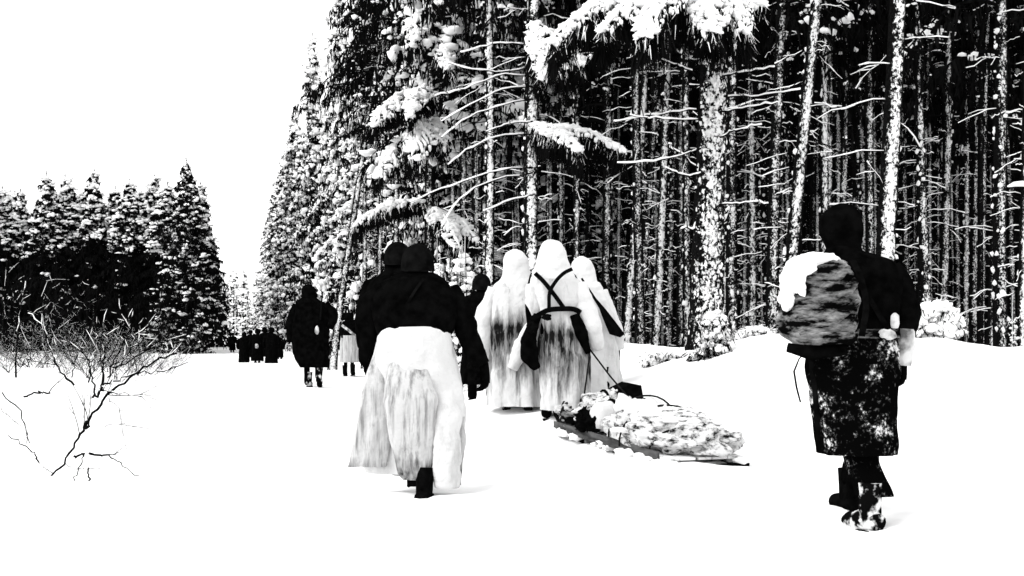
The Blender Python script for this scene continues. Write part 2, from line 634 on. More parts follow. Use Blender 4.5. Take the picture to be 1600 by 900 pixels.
def full_tree_meshes(name, H=20.0, r0=0.2, R=3.0, z0=0.6, seed=0, nb_b=230, snow=1.0, lr=0.2, snow_from=0.0, nn=75, nlen=0.38, nw=0.075, nl=9):
    """forest-edge spruce, boughs down to the snow"""
    global RNG
    RNG = np.random.default_rng(2000 + seed)
    tm, nb, sb, tb = MB(), MB(), MB(), MB()
    pos, rad = trunk_into(tm, H, r0, 8, 0.6)
    for k in range(nb_b):
        t = ((k + RNG.uniform()) / nb_b) ** 0.9
        zz = z0 + (H - z0 - 0.25) * t
        L = (0.18 + R * (1 - t) ** 0.75 * (0.75 + 0.25 * min(1, t * 6))) * RNG.uniform(0.62, 1.18)
        sn = snow * (1 if t > snow_from else 0.06)
        bough(nb, sb, tb, pos(zz), RNG.uniform(0, 2 * PI), L, RNG.uniform(0.2, 0.6), 0.28, int(nn * (0.35 + 0.65 * L / R)), nl * (0.4 + 0.6 * L / R), nlen, nw, lr, 1, sn)
    needles(nb, np.array([0, 0, H]) + RNG.normal(0, 0.06, (20, 3)), 0.3, 0.04, 0.3)
    tube(tb, [(0, 0, H - 0.6), (0, 0, H + 0.35)], [0.03, 0.01], 4)
    return [('trunk', tm.mesh(name + '_trunk', 'bark_dark'), None), ('branch', tb.mesh(name + '_branch', 'twig'), 'stuff'),
            ('crown', nb.mesh(name + '_crown', 'needle', False), None), ('crown_snow', sb.mesh(name + '_csnow', 'snow_load'), 'stuff')]


def place_tree(meshes, X, Y, Z, label, sx=1.0, sz=1.0, rotz=0.0, lean=(0, 0), group=None, name='spruce_tree', bark=None):
    t = thing(name, label, 'tree', (X, Y, Z), rotz, group)
    t.rotation_euler = (lean[1], lean[0], rotz)
    t.rotation_mode = 'XYZ'
    t.scale = (sx, sx, sz)
    for nm, me, kd in meshes:
        if len(me.polygons) == 0:
            continue
        o = link(nm, me, t, kind=kd)
        if bark and nm == 'trunk':
            o.material_slots[0].link = 'OBJECT'
            o.material_slots[0].material = M[bark]
    return t


TT = [trunk_tree_meshes('forest_spruce_%d' % k, 17 + k % 3, 0.115, (6.2, 7.2, 5.6, 6.6, 8.0, 5.0)[k], k, 'bark', 60, (0.3, 0.2, 0.35, 0.25, 0.15, 0.35)[k], dens=(4.2, 3.0, 4.8, 3.4, 4.2, 3.0)[k], bsn=0.65, clr=0.08, cnl=12) for k in range(6)]
DT = [trunk_tree_meshes('deep_spruce_%d' % k, 17 + k, 0.115, 6.0 + k, 50 + k, 'bark_dark', 60, 0.05, dens=2.2, bsn=0.1) for k in range(3)]
FT = [full_tree_meshes('edge_spruce_%d' % k, 20, 0.2, (2.9, 2.5, 3.3, 2.7)[k], 0.6, k, 240, 1.0, 0.21) for k in range(4)]
LT = [full_tree_meshes('stand_spruce_%d' % k, 12, 0.12, (1.7, 1.5, 1.9)[k], 3.2, 20 + k, 150, 0.75, 0.16, (0.46, 0.52, 0.42)[k], 100, 0.34, 0.08, 11) for k in range(3)]
LE = full_tree_meshes('corner_spruce', 12.6, 0.15, 2.9, 0.3, 40, 240, 0.5, 0.15, 0.0, 95, 0.3, 0.065, 9)
RNG = np.random.default_rng(5)

# ------------------------------------------------------------------ the named trunks of the right-hand forest
# base px, top px (photo row 0), distance, diameter (m), bark, mesh, label
def px_tree(xb, xt, D, dia, var, label, bark='bark', yb=540, name='spruce_tree', group=None):
    b = P(xb, yb, D)
    z0 = gz(b.x, D)
    top = P(xt, 0, D)
    dz = top.z - b.z
    slope = (top.x - b.x) / dz
    x0 = b.x - slope * (b.z - z0)
    me = TT[var % 6]
    return place_tree(me, x0, D, z0, label, dia / 0.24, RNG.uniform(0.95, 1.1), RNG.uniform(0, 6.28), (math.atan(slope), RNG.normal(0, 0.008)), group, name, bark), Vector((x0, D, z0))


def px_tree_noyaw(*a, **k):
    t, p = px_tree(*a, **k)
    # rotate about z first, lean after
    from mathutils import Euler, Matrix
    e = t.rotation_euler.copy()
    m = Euler((0, e.y, 0)).to_matrix() @ Euler((0, 0, e.z)).to_matrix()
    t.rotation_euler = m.to_euler()
    return t


NAMED = [
    (765, 764, 26, 0.19, 0, 'snow-flecked spruce trunk rising behind the left hooded figure', 'bark_heavy'),
    (723, 724, 32, 0.19, 1, 'slim snow-flecked spruce trunk above the gap beside the helmeted man', 'bark'),
    (746, 745, 30, 0.15, 2, 'thin pale spruce trunk just left of the trunk behind the hooded trio', 'bark_thin'),
    (707, 706, 36, 0.15, 3, 'thin spruce trunk above the helmeted man, behind the snowy sapling', 'bark_thin'),
    (618, 618, 38, 0.20, 0, 'pale spruce trunk directly above the left helmet', 'bark_thin'),
    (592, 593, 42, 0.16, 4, 'thin spruce trunk left of the trunk above the helmets', 'bark_thin'),
    (569, 570, 44, 0.16, 1, 'thin spruce trunk above the left shoulder of the helmeted man', 'bark_thin'),
    (828, 829, 22, 0.20, 2, 'snow-speckled spruce trunk with long drooping branches above the tallest hood', 'bark_heavy'),
    (861, 862, 34, 0.13, 3, 'very thin spruce trunk over the tallest hood, first right of the speckled trunk', 'bark_thin'),
    (875, 878, 31, 0.15, 1, 'thin spruce trunk over the tallest hood, second right of the speckled trunk', 'bark_thin'),
    (922, 922, 38, 0.11, 4, 'thread-thin spruce trunk above the rightmost hood', 'bark_thin'),
    (947, 951, 29, 0.20, 5, 'speckled spruce trunk just right of the rightmost hood', 'bark'),
    (966, 967, 35, 0.13, 1, 'thin pale spruce trunk beside the rightmost hooded figure', 'bark_thin'),
    (979, 1012, 27, 0.18, 3, 'smooth pale spruce trunk leaning right, first of the leaning four', 'bark_heavy'),
    (998, 1030, 28, 0.17, 4, 'mottled spruce trunk leaning right, second of the leaning four', 'bark'),
    (1025, 1046, 26, 0.18, 2, 'bright white-faced spruce trunk leaning right, third of the leaning four', 'bark_heavy'),
    (1043, 1060, 31, 0.18, 1, 'dull spruce trunk leaning right, fourth of the leaning four', 'bark'),
    (1073, 1076, 34, 0.12, 0, 'thin spruce trunk close left of the thickest trunk', 'bark_thin'),
    (1144, 1151, 24, 0.21, 3, 'speckled spruce trunk close right of the thickest trunk', 'bark'),
    (1162, 1169, 33, 0.13, 4, 'thin spruce trunk between two broader ones right of the thickest trunk', 'bark_thin'),
    (1174, 1170, 26, 0.19, 2, 'pale spruce trunk with many side branches right of the thickest trunk', 'bark_heavy'),
    (1189, 1190, 36, 0.13, 1, 'thin dim spruce trunk left of the broad mottled one by the snowy pack', 'bark_thin'),
    (1203, 1223, 23, 0.22, 0, 'broad mottled spruce trunk rising left of the snowy pack', 'bark'),
    (1219, 1222, 33, 0.12, 5, 'thin spruce trunk rising out of the snowy pack', 'bark_thin'),
    (1226, 1275, 20, 0.20, 3, 'strongly leaning white spruce trunk above the snowy pack', 'bark_heavy'),
    (1284, 1296, 24, 0.16, 5, 'white spruce trunk with branch stubs left of the bareheaded-looking dark cap', 'bark_heavy'),
    (1340, 1338, 27, 0.18, 2, 'dark spruce trunk straight above the dark cap', 'bark_dark'),
    (1381, 1402, 17.5, 0.24, 1, 'thick snow-clotted spruce trunk behind the right shoulder of the laden man', 'bark_heavy'),
    (1448, 1443, 24, 0.19, 4, 'speckled spruce trunk behind the snow-covered bush', 'bark'),
    (1472, 1473, 33, 0.11, 3, 'thin spruce trunk just right of the snow-covered bush', 'bark_thin'),
    (1493, 1493, 38, 0.10, 1, 'thread-thin spruce trunk, second right of the snow-covered bush', 'bark_thin'),
    (1509, 1508, 29, 0.15, 0, 'slim bright spruce trunk, third right of the snow-covered bush', 'bark_thin'),
    (1530, 1537, 31, 0.16, 5, 'slim mottled spruce trunk between the slim bright one and the broad one', 'bark'),
    (1565, 1564, 20, 0.21, 2, 'broad speckled spruce trunk near the right border', 'bark'),
    (1597, 1600, 19, 0.13, 4, 'spruce trunk at the very right border carrying a snow-capped stub', 'bark_heavy'),
    (524, 590, 42, 0.22, 4, 'pale spruce trunk leaning right beside the man in the long coat', 'bark_heavy'),
]
occupied = []
for xb, xt, D, dia, var, lab, bark in NAMED:
    lab = lab.replace('bareheaded-looking dark cap', 'dark cap')
    t = px_tree_noyaw(xb, xt, D, dia, var, lab, bark)
    occupied.append((t.location.x, t.location.y))

# ------------------------------------------------------------------ unnamed forest interior
ST = [trunk_tree_meshes('snowy_crown_%d' % k, 19, 0.13, 4.6 + 0.8 * k, 70 + k, 'bark', 150, 1.4, dens=3.0, bsn=0.5, clr=0.15, cnl=12) for k in range(2)]


def interior(n, dmin, dmax, label, group, mind=1.15, pool=TT, barks=('bark', 'bark_dark', 'bark_dark')):
    k = tries = 0
    while k < n and tries < 20000:
        tries += 1
        D = RNG.uniform(dmin, dmax)
        px = RNG.uniform(470, 1680)
        X = (px - 800) / FPX * D
        u = X - edge_x(D)
        if u < 1.0 + (3.0 if px < 790 else 0.0):
            continue
        if any((X - a) ** 2 + (D - b) ** 2 < mind ** 2 for a, b in occupied):
            continue
        occupied.append((X, D))
        place_tree(pool[RNG.integers(0, len(pool))], X, D, gz(X, D), label, RNG.uniform(0.4, 0.8), RNG.uniform(0.9, 1.15), RNG.uniform(0, 6.28),
                   (RNG.normal(0, 0.015), RNG.normal(0, 0.02)), group, bark=barks[RNG.integers(0, len(barks))])
        k += 1


interior(105, 24, 40, 'slender snow-dusted spruce among the near ranks of the right forest', 'near ranks of the right forest', pool=TT[:2] + DT + DT, barks=('bark_thin', 'bark', 'bark_thin', 'bark_dark'), mind=0.8)
interior(75, 40, 66, 'dim slender spruce deep inside the right forest', 'deep ranks of the right forest', pool=DT, barks=('bark_dark',))

# ------------------------------------------------------------------ edge trees along the track, right side
EDGE = [
    (690, 40, 21, 0.60, 0, 'snow-laden spruce with bare lower trunk behind the helmeted man'),
    (640, 50, 22, 0.68, 1, 'tall snow-laden spruce filling the top of the frame left of centre'),
    (603, 60, 23, 0.80, 2, 'tall snow-laden spruce above the helmeted man, left neighbour of centre tree'),
    (566, 72, 25, 0.85, 3, 'tall snow-laden spruce whose top leaves the frame beside the open sky'),
    (535, 86, 25, 0.85, 0, 'tall spruce behind the one with the clear pointed tip'),
    (489, 98, 21.8, 0.88, 1, 'tall spruce with a clear pointed tip against the open sky'),
    (461, 118, 20, 0.85, 2, 'snow-laden spruce left of and lower than the pointed-tip tree'),
    (444, 140, 19, 0.9, 3, 'snowy spruce on the forest edge above the far group of men'),
    (430, 165, 19, 0.9, 0, 'far snowy spruce at the left end of the right forest edge'),
    (418, 195, 18, 0.9, 1, 'smaller far spruce at the end of the right forest edge'),
]
for px, D, H, sx, var, lab in EDGE:
    X = (px - 800) / FPX * D
    place_tree(FT[var], X, D, gz(X, D), lab, sx, H / 20.0, RNG.uniform(0, 6.28))
for k in range(20):
    D = RNG.uniform(46, 150)
    X = edge_x(D) + RNG.uniform(2.0, 12)
    place_tree(FT[RNG.integers(0, 4)], X, D, gz(X, D), 'snowy spruce standing behind the front row of the forest edge', RNG.uniform(0.6, 0.85), RNG.uniform(0.9, 1.15),
               RNG.uniform(0, 6.28), group='second row of the right forest edge')

for k in range(26):
    D = 31 + k * 1.7
    X = min(edge_x(D) + RNG.uniform(0.2, 3.2), (745 - 800) / FPX * D)
    place_tree(ST[k % 2], X, D, gz(X, D), 'spruce with snow-heaped crown over a bare trunk along the forest edge', RNG.uniform(0.9, 1.15), RNG.uniform(0.95, 1.15),
               RNG.uniform(0, 6.28), group='snow-crowned spruces along the forest edge', bark=('bark', 'bark_thin', 'bark_dark')[k % 3])

# ------------------------------------------------------------------ left stand
LEFT = [(4, 287, 96, 0), (32, 292, 99, 1), (72, 264, 93, 2), (102, 268, 97, 0), (147, 260, 94, 1), (181, 287, 98, 2), (202, 275, 93, 0),
        (242, 268, 96, 1), (262, 280, 92, 2), (313, 281, 104, 1), (-18, 280, 95, 1), (128, 290, 100, 2), (222, 290, 101, 0)]
ORD = ['leftmost', 'second', 'third', 'fourth', 'fifth', 'sixth', 'seventh', 'eighth', 'ninth', 'tenth', 'eleventh', 'twelfth', 'thirteenth']
for k, (px, py, D, var) in enumerate(sorted(LEFT)):
    X = (px - 800) / FPX * D
    H = CAMZ + (HY - py) / FPX * D - gz(X, D)
    place_tree(LT[var], X, D, gz(X, D), 'snow-topped spruce in the left stand, %s%s' % (ORD[k], ' crown' if k == 0 else ' crown from the left'), RNG.uniform(1.05, 1.3), H / 12.2, RNG.uniform(0, 6.28))
X = (291 - 800) / FPX * 90
place_tree(LE, X, 90, gz(X, 90), 'tallest spruce of the left stand, boughs down to the snow beside the track', 1.0, 12.35 / 12.6, 0.7)
for k in range(22):
    D = RNG.uniform(98, 118)
    px = RNG.uniform(-40, 325)
    X = (px - 800) / FPX * D
    place_tree(LT[RNG.integers(0, 3)], X, D, gz(X, D), 'dim spruce deeper in the left stand behind its front row', RNG.uniform(1.2, 1.5), RNG.uniform(0.8, 0.97), RNG.uniform(0, 6.28),
               group='deeper ranks of the left stand')

# far woods: mass of trees that nobody could count
def wood_mass(name, label, spots, H, R, seed, snow, z0f=0.05, nn=420, nls=14):
    global RNG
    RNG = np.random.default_rng(seed)
    nb, sb = MB(), MB()
    for (x, y) in spots:
        h = H * RNG.uniform(0.8, 1.1)
        z = gz(x, y)
        t = RNG.uniform(z0f, 1, nn)
        a = RNG.uniform(0, 2 * PI, nn)
        r = R * (1 - t) ** 0.7 * np.sqrt(RNG.uniform(0.05, 1, nn)) + 0.05
        base = np.stack([x + r * np.cos(a), y + r * np.sin(a), z + t * h], 1)
        needles(nb, base, 0.9, 0.26, 0.75)
        tube(nb, [(x, y, z - 0.3), (x, y, z + h)], [0.16, 0.03], 5, False)
        for q in range(int(nls * snow)):
            tt = RNG.uniform(z0f, 1)
            rr = R * (1 - tt) ** 0.7 * RNG.uniform(0.3, 1)
            aa = RNG.uniform(0, 2 * PI)
            s = RNG.uniform(0.15, 0.42)
            lump(sb, (x + rr * math.cos(aa), y + rr * math.sin(aa), z + tt * h), (s * 1.4, s, s * 0.5), 1, 0.2)
    o = link(name, None, None, label, 'forest', None, 'stuff')
    nb.build('crown', 'needle', o, False, kind='stuff')
    if sb.n:
        sb.build('crown_snow', 'snow_load', o, kind='stuff')
    RNG = np.random.default_rng(seed + 1)


sp = []
for k in range(230):
    D = RNG.uniform(66, 84)
    X = (RNG.uniform(560, 1700) - 800) / FPX * D
    if X - edge_x(D) > 1.5:
        sp.append((X, D))
wood_mass('deep_forest', 'black depth of the right forest seen between the trunks', sp, 17, 1.9, 301, 0.0, 0.0, 330, 0)
sp = [((RNG.uniform(-60, 330) - 800) / FPX * D, D) for D in RNG.uniform(119, 135, 60)]
wood_mass('left_wood', 'black depth of the left stand behind its trunks', sp, 11, 2.0, 302, 0.0, 0.0, 300, 0)
sp = []
for k in range(60):
    D = RNG.uniform(230, 330)
    sp.append(((RNG.uniform(322, 420) - 800) / FPX * D, D))
wood_mass('distant_wood', 'far trees paled with extra snow to imitate haze, closing the far end of the track', sp, 11.0, 1.6, 303, 9.0, 0.0, 90, 11)  # snow laid on heavily to imitate pale haze over distant trees
# dark hedge of young spruce under the left stand
sp = [((RNG.uniform(-40, 285) - 800) / FPX * D, D) for D in RNG.uniform(97, 106, 90)]
wood_mass('undergrowth', 'black undergrowth below the crowns of the left stand', sp, 7.0, 1.7, 304, 0.0, 0.0, 300, 0)

# ------------------------------------------------------------------ the thick near tree with low snow-laden boughs
def hero_bough(parent, root, tip, wide=0.22, nn=1500, nl=60, lr=0.075, nlen=0.26, nw=0.018, inv=None, snow_up=0.0):
    nb, sb, tb = MB(), MB(), MB()
    root, tip = np.asarray(root, float), np.asarray(tip, float)
    dv = tip - root
    L = float(np.hypot(dv[0], dv[1]))
    n = 14
    t = np.linspace(0, 1, n)
    pts = root + dv * t[:, None]
    pts[:, 2] += L * 0.13 * np.sin(t * PI) ** 0.8 + RNG.normal(0, 0.012, n)
    s = np.array([-dv[1], dv[0], 0]) / (L + 1e-6)
    tube(tb, pts, np.linspace(0.03, 0.008, n), 5, False)

    def at(tt, sd):
        i = np.minimum((tt * (n - 1)).astype(int), n - 2)
        fr = tt * (n - 1) - i
        q = pts[i] * (1 - fr)[:, None] + pts[i + 1] * fr[:, None]
        wd = wide * np.sin(np.clip(tt, 0.1, 1) * PI * 0.8 + 0.35)
        return q + s * (sd * wd)[:, None] - np.array([0, 0, 1.]) * (np.abs(sd) ** 1.5 * wd * 0.55)[:, None]
    q0 = lr / 0.08
    a = 2
    while a < n - 2:
        b_ = min(n, a + int(RNG.integers(2, 5)))
        if b_ - a >= 2:
            tube(sb, pts[a:b_] + [0, 0, 0.02 * q0], RNG.uniform(0.012, 0.045, b_ - a) * q0, 7, True, 0.3)
        a = b_ + int(RNG.integers(0, 2))
    for k in range(26):
        t0 = RNG.uniform(0.12, 0.98)
        tt = np.clip(t0 + np.linspace(0, 0.10, 5), 0, 1)
        sd = np.linspace(0, RNG.choice([-1, 1]) * RNG.uniform(0.5, 1.05), 5)
        path = at(tt, sd)
        tube(tb, path, [0.008, 0.007, 0.006, 0.005, 0.003], 3, False)
        if RNG.random() < 0.55:
            tube(sb, path + [0, 0, 0.014 * q0], RNG.uniform(0.6, 1.2, 5) * np.array([0.022, 0.03, 0.032, 0.028, 0.014]) * q0, 6, True, 0.22)
    m = 26                                                      # needles hang in clumped sprays
    ct, cs = RNG.uniform(0.12, 1, m), RNG.uniform(-1, 1, m)
    idx = RNG.integers(0, m, nn)
    tt = np.clip(ct[idx] + RNG.normal(0, 0.05, nn), 0.05, 1)
    needles(nb, at(tt, np.clip(cs[idx] + RNG.normal(0, 0.2, nn), -1.1, 1.1)) + RNG.normal(0, 0.012, (nn, 3)) - np.array([0, 0, 1.0]) * RNG.uniform(0, 0.8 * nlen, (nn, 1)), nlen, nw, 0.9)
    nq = int(nl * 3.2)
    ci = RNG.integers(0, m, nq)
    q = at(np.clip(ct[ci] + RNG.normal(0, 0.09, nq), 0.08, 1.0), np.clip(cs[ci] * 0.8 + RNG.normal(0, 0.25, nq), -1, 1))
    for p in q:
        r = lr * (0.2 + 0.45 * RNG.uniform() ** 2)
        lump(sb, p + [0, 0, r * 0.3 + snow_up], (r * RNG.uniform(1.0, 2.0), r * RNG.uniform(0.8, 1.3), r * RNG.uniform(0.5, 1.0)), 2 if r > 0.04 else 1, 0.24)
    # tongues of snow lying out along the sprays
    for p in at(RNG.uniform(0.2, 1, nl * 2), RNG.choice([-1, 1], nl * 2) * RNG.uniform(0.6, 1.05, nl * 2)):
        r = lr * RNG.uniform(0.15, 0.45)
        lump(sb, p + [0, 0, -r * 0.4], (r * 0.7, r * 0.7, r * 1.3), 1, 0.2)
    nw2 = nn // 5                                              # sprays furred with snow
    ci = RNG.integers(0, m, nw2)
    needles(sb, at(np.clip(ct[ci] + RNG.normal(0, 0.06, nw2), 0.05, 1), np.clip(cs[ci] + RNG.normal(0, 0.25, nw2), -1.1, 1.1)) - np.array([0, 0, 1.0]) * RNG.uniform(-0.03, 0.5 * nlen, (nw2, 1)), nlen * 0.5, nw * 0.8, 0.8)
    pin = np.asarray(parent.location)
    for b in (nb, sb, tb):
        b.v = [v - pin for v in b.v]
    o = tb.build('bough', 'twig', parent)
    nb.build('needles', 'needle', o, False, kind='stuff')
    sb.build('snow_load', 'snow_load', o, kind='stuff')
    return o


def long_branch(parent, pts, r=0.02, snow=1.3):
    """one curved dead branch through pixel points [(px,py,D)...] with snow along its top"""
    p = spline([P(*q) for q in pts], 12) - np.asarray(parent.location)
    p[1:-1] += RNG.normal(0, 0.008, (10, 3))
    tb, sb = MB(), MB()
    tube(tb, p, np.linspace(r, r * 0.4, 12), 6)
    for k in range(5):
        i = RNG.integers(3, 11)
        e = p[i] + RNG.normal(0, 0.13, 3) + (p[i] - p[i - 1]) * 0.8
        tube(tb, [p[i], (p[i] + e) / 2 + [0, 0, -0.02], e], [r * 0.5, r * 0.35, r * 0.2], 4)
    tube(sb, p[1:] + [0, 0, r * 0.9], r * snow * RNG.uniform(0.6, 1.1, 11), 6, True, 0.1)
    o = tb.build('dead_branch', 'twig', parent)
    sb.build('snow_line', 'snow_load', o)


b = P(1104, 560, 17)
hz = gz(b.x, 17) - 0.1
hero = thing('spruce_tree', 'thickest spruce, its bark clotted with snow, low boughs heavily snow-laden', 'tree', (b.x, 17, hz))
tm = MB()
pos, rad = trunk_into(tm, 17, 0.185, 20, 0.06, 0.0, -0.4)
for v in tm.v:
    zz = np.clip(v[:, 2], 0, None)
    v[:, 0] += zz * 0.022
    for i in range(len(v)):
        q = Vector(v[i]) * 7.0
        v[i, :2] *= 1 + 0.06 * mnoise.noise(q)
tm.build('trunk', 'bark_hero', hero)
sb = MB()
for k in range(650):                        # clots of wind-packed snow on the weather side
    z = RNG.uniform(0, 6.2)
    az = -PI / 2 + RNG.normal(-0.1, 0.62)
    r = rad(z)
    q = 0.008 + 0.02 * RNG.uniform() ** 2
    lump(sb, (0.022 * z + r * 0.97 * math.cos(az), r * 0.97 * math.sin(az), z), (q * RNG.uniform(.7, 1.3), q * 0.8, q * RNG.uniform(0.8, 2.0)), 1, 0.42)
sb.build('snow_clot', 'snow_load', hero, kind='stuff')
nb, sb2, tb2 = MB(), MB(), MB()
for k in range(60):
    t = (k + RNG.uniform()) / 60
    zz = 5.6 + 11.2 * t
    bough(nb, sb2, tb2, (0.022 * zz, 0, zz), RNG.uniform(0, 2 * PI), (0.35 + 2.1 * (1 - t) ** 0.8) * RNG.uniform(0.7, 1.1), RNG.uniform(0.3, 0.5), 0.3, 80, 8, 0.3, 0.05, 0.15)
nb.build('crown', 'needle', hero, False)
sb2.build('crown_snow', 'snow_load', hero, kind='stuff')
tb2.build('branch', 'twig', hero, kind='stuff')
R0 = P(1112, -30, 17)
for tip, wd in (((862, 66, 15.6), .22), ((945, 45, 15.2), .28), ((1005, 52, 14.8), .3), ((1158, 48, 15.4), .28), ((1110, 50, 15.0), .3), ((965, 8, 16.0), .3), ((1190, 10, 16.2), .22),):
    hero_bough(hero, R0 + Vector((0, 0, RNG.uniform(-.1, .15))), P(*tip), wd, 3200, 75, 0.08)
for pts in ([(1100, 170, 16.9), (1030, 178, 16.6), (960, 190, 16.2)], [(1100, 185, 16.9), (1040, 186, 16.5), (985, 180, 16.2)],
            [(1095, 232, 16.9), (1040, 248, 16.4), (965, 255, 16.0)], [(1090, 262, 16.9), (1060, 238, 16.6), (1045, 225, 16.4)],
            [(1125, 120, 16.9), (1160, 112, 16.7), (1210, 105, 16.5)], [(1125, 175, 16.9), (1165, 168, 16.6), (1215, 160, 16.3)],
            [(1122, 215, 16.9), (1150, 205, 16.6), (1190, 195, 16.4)], [(1085, 115, 16.9), (1060, 103, 16.7), (1035, 93, 16.5)],
            [(1100, 270, 16.9), (1070, 274, 16.6), (1040, 262, 16.4)], [(1128, 150, 16.9), (1180, 150, 16.6), (1250, 140, 16.0)],
            [(1122, 320, 16.9), (1160, 316, 16.5), (1200, 318, 16.2)], [(1095, 360, 16.9), (1078, 356, 16.5), (1064, 358, 16.3)]):
    long_branch(hero, pts, 0.012, 1.15)

# neighbour tree whose long branches reach over the track, and snow-laden boughs of the ones beside it
reach = thing('spruce_tree', 'spruce behind the tallest hood whose long snowy branches sweep left', 'tree', P(832, 540, 21.2))
tm = MB()
reach.location.z = gz(reach.location.x, 21.2)
pos, rad = trunk_into(tm, 17, 0.10, 14, 0.1)
tm.build('trunk', 'bark_heavy', reach)
nb, sb2, tb2 = MB(), MB(), MB()
for k in range(50):
    t = (k + RNG.uniform()) / 50
    zz = 6.4 + 10.4 * t
    bough(nb, sb2, tb2, (0, 0, zz), RNG.uniform(0, 2 * PI), (0.35 + 1.7 * (1 - t)) * RNG.uniform(0.7, 1.1), 0.4, 0.3, 60, 6, 0.3, 0.05, 0.14)
nb.build('crown', 'needle', reach, False)
sb2.build('crown_snow', 'snow_load', reach, kind='stuff')
tb2.build('branch', 'twig', reach, kind='stuff')
for pts in ([(832, 262, 21.1), (770, 268, 20.7), (700, 292, 20.4), (640, 316, 20.2)], [(832, 270, 21.1), (760, 285, 20.4), (715, 315, 20.0), (690, 355, 19.8)],
            [(832, 155, 21.1), (780, 165, 20.8), (730, 185, 20.6), (690, 215, 20.4)], [(832, 135, 21.1), (790, 138, 20.8), (745, 158, 20.4), (690, 190, 20.2)],
            [(832, 105, 21.1), (790, 112, 20.9), (745, 110, 20.6), (700, 98, 20.4)], [(832, 210, 21.1), (780, 213, 20.8), (735, 232, 20.4), (700, 258, 20.2)],
            [(832, 70, 21.1), (775, 68, 20.8), (720, 82, 20.4)], [(832, 190, 21.1), (800, 192, 20.9), (760, 206, 20.6)], [(832, 305, 21.1), (800, 312, 20.8), (755, 330, 20.5)],
            [(832, 120, 21.1), (780, 118, 20.8), (720, 140, 20.4), (680, 150, 20.2)]):
    long_branch(reach, pts, 0.013, 1.2)
for r, tip, wd in (((832, 50, 21.1), (850, 120, 19.8), .16), ((832, 70, 21.1), (908, 98, 20), .2), ((832, 200, 21.1), (905, 234, 20.2), .16), ((832, 205, 21.1), (978, 240, 20.6), .14), ((832, 40, 21.1), (880, 105, 19.8), .16)):
    hero_bough(reach, P(*r), P(*tip), wd, 2000, 42, 0.085)

side = thing('spruce_tree', 'spruce left of centre with broad snow-heaped boughs above the helmets', 'tree', P(672, 540, 29))
side.location.z = gz(side.location.x, 29)
tm = MB()
pos, rad = trunk_into(tm, 18, 0.10, 12, 0.15)
tm.build('trunk', 'bark', side)
nb, sb2, tb2 = MB(), MB(), MB()
for k in range(60):
    t = (k + RNG.uniform()) / 60
    zz = 6.0 + 11.8 * t
    bough(nb, sb2, tb2, (0, 0, zz), RNG.uniform(0, 2 * PI), (0.35 + 1.9 * (1 - t)) * RNG.uniform(0.7, 1.1), 0.4, 0.3, 70, 8, 0.3, 0.05, 0.16)
nb.build('crown', 'needle', side, False)
sb2.build('crown_snow', 'snow_load', side, kind='stuff')
tb2.build('branch', 'twig', side, kind='stuff')
for r, tip, wd in (((672, 205, 29), (592, 276, 26.6), .32), ((672, 200, 29), (648, 248, 26.2), .36), ((672, 200, 29), (690, 232, 27.2), .2), ((672, 145, 29), (582, 196, 27.0), .3), ((672, 150, 29), (640, 180, 26.6), .24),
                   ((672, 70, 29), (702, 108, 26.8), .26), ((672, 318, 29), (552, 352, 28.2), .14), ((672, 335, 29), (715, 385, 27.0), .26), ((672, 330, 29), (742, 375, 27.6), .18), ((672, 20, 29), (640, 70, 27), .26)):
    hero_bough(side, P(*r), P(*tip), wd, 1300, 36, 0.10, 0.24, 0.024)

# extra loads on named neighbours at the right
bpy.context.view_layer.update()
border = next(o for o in bpy.data.objects if o.get('label', '').startswith('spruce trunk at the very right border'))
tb, sb = MB(), MB()
tube(tb, [(0.1, 0, 0), (-0.1, -0.02, 0.0), (-0.26, -0.05, -0.02)], [0.03, 0.025, 0.012], 8)
tube(sb, [(0.1, 0, 0.03), (-0.05, -0.02, 0.035), (-0.16, -0.03, 0.03), (-0.25, -0.05, 0.0)], [0.04, 0.042, 0.036, 0.014], 8, True, 0.06)
stub = tb.build('branch', 'twig', border, loc=P(1602, 292, 18.8), label='thick snow-capped branch stub')
stub.matrix_parent_inverse = border.matrix_world.inverted()
sb.build('snow_load', 'snow_load', stub)

# ------------------------------------------------------------------ people
def skin_mesh(verts, edges, radii, levels=2, root=0):
    me = bpy.data.meshes.new('tmp')
    me.from_pydata([tuple(v) for v in verts], edges, [])
    o = bpy.data.objects.new('tmp', me)
    COL.objects.link(o)
    md = o.modifiers.new('s', 'SKIN')
    if not me.skin_vertices:
        bpy.context.view_layer.objects.active = o
    sv = me.skin_vertices[0].data
    for k, r in enumerate(radii):
        r = r if isinstance(r, (tuple, list)) else (r, r)
        sv[k].radius = r
        sv[k].use_root = (k == root)
    md.use_smooth_shade = True
    ss = o.modifiers.new('u', 'SUBSURF')
    ss.levels = ss.render_levels = levels
    dg = bpy.context.evaluated_depsgraph_get()
    ev = o.evaluated_get(dg)
    m2 = ev.to_mesh()
    m2.calc_loop_triangles()
    v = np.array([x.co[:] for x in m2.vertices])
    f = np.array([t.vertices[:] for t in m2.loop_triangles])
    ev.to_mesh_clear()
    bpy.data.objects.remove(o)
    bpy.data.meshes.remove(me)
    return v, f


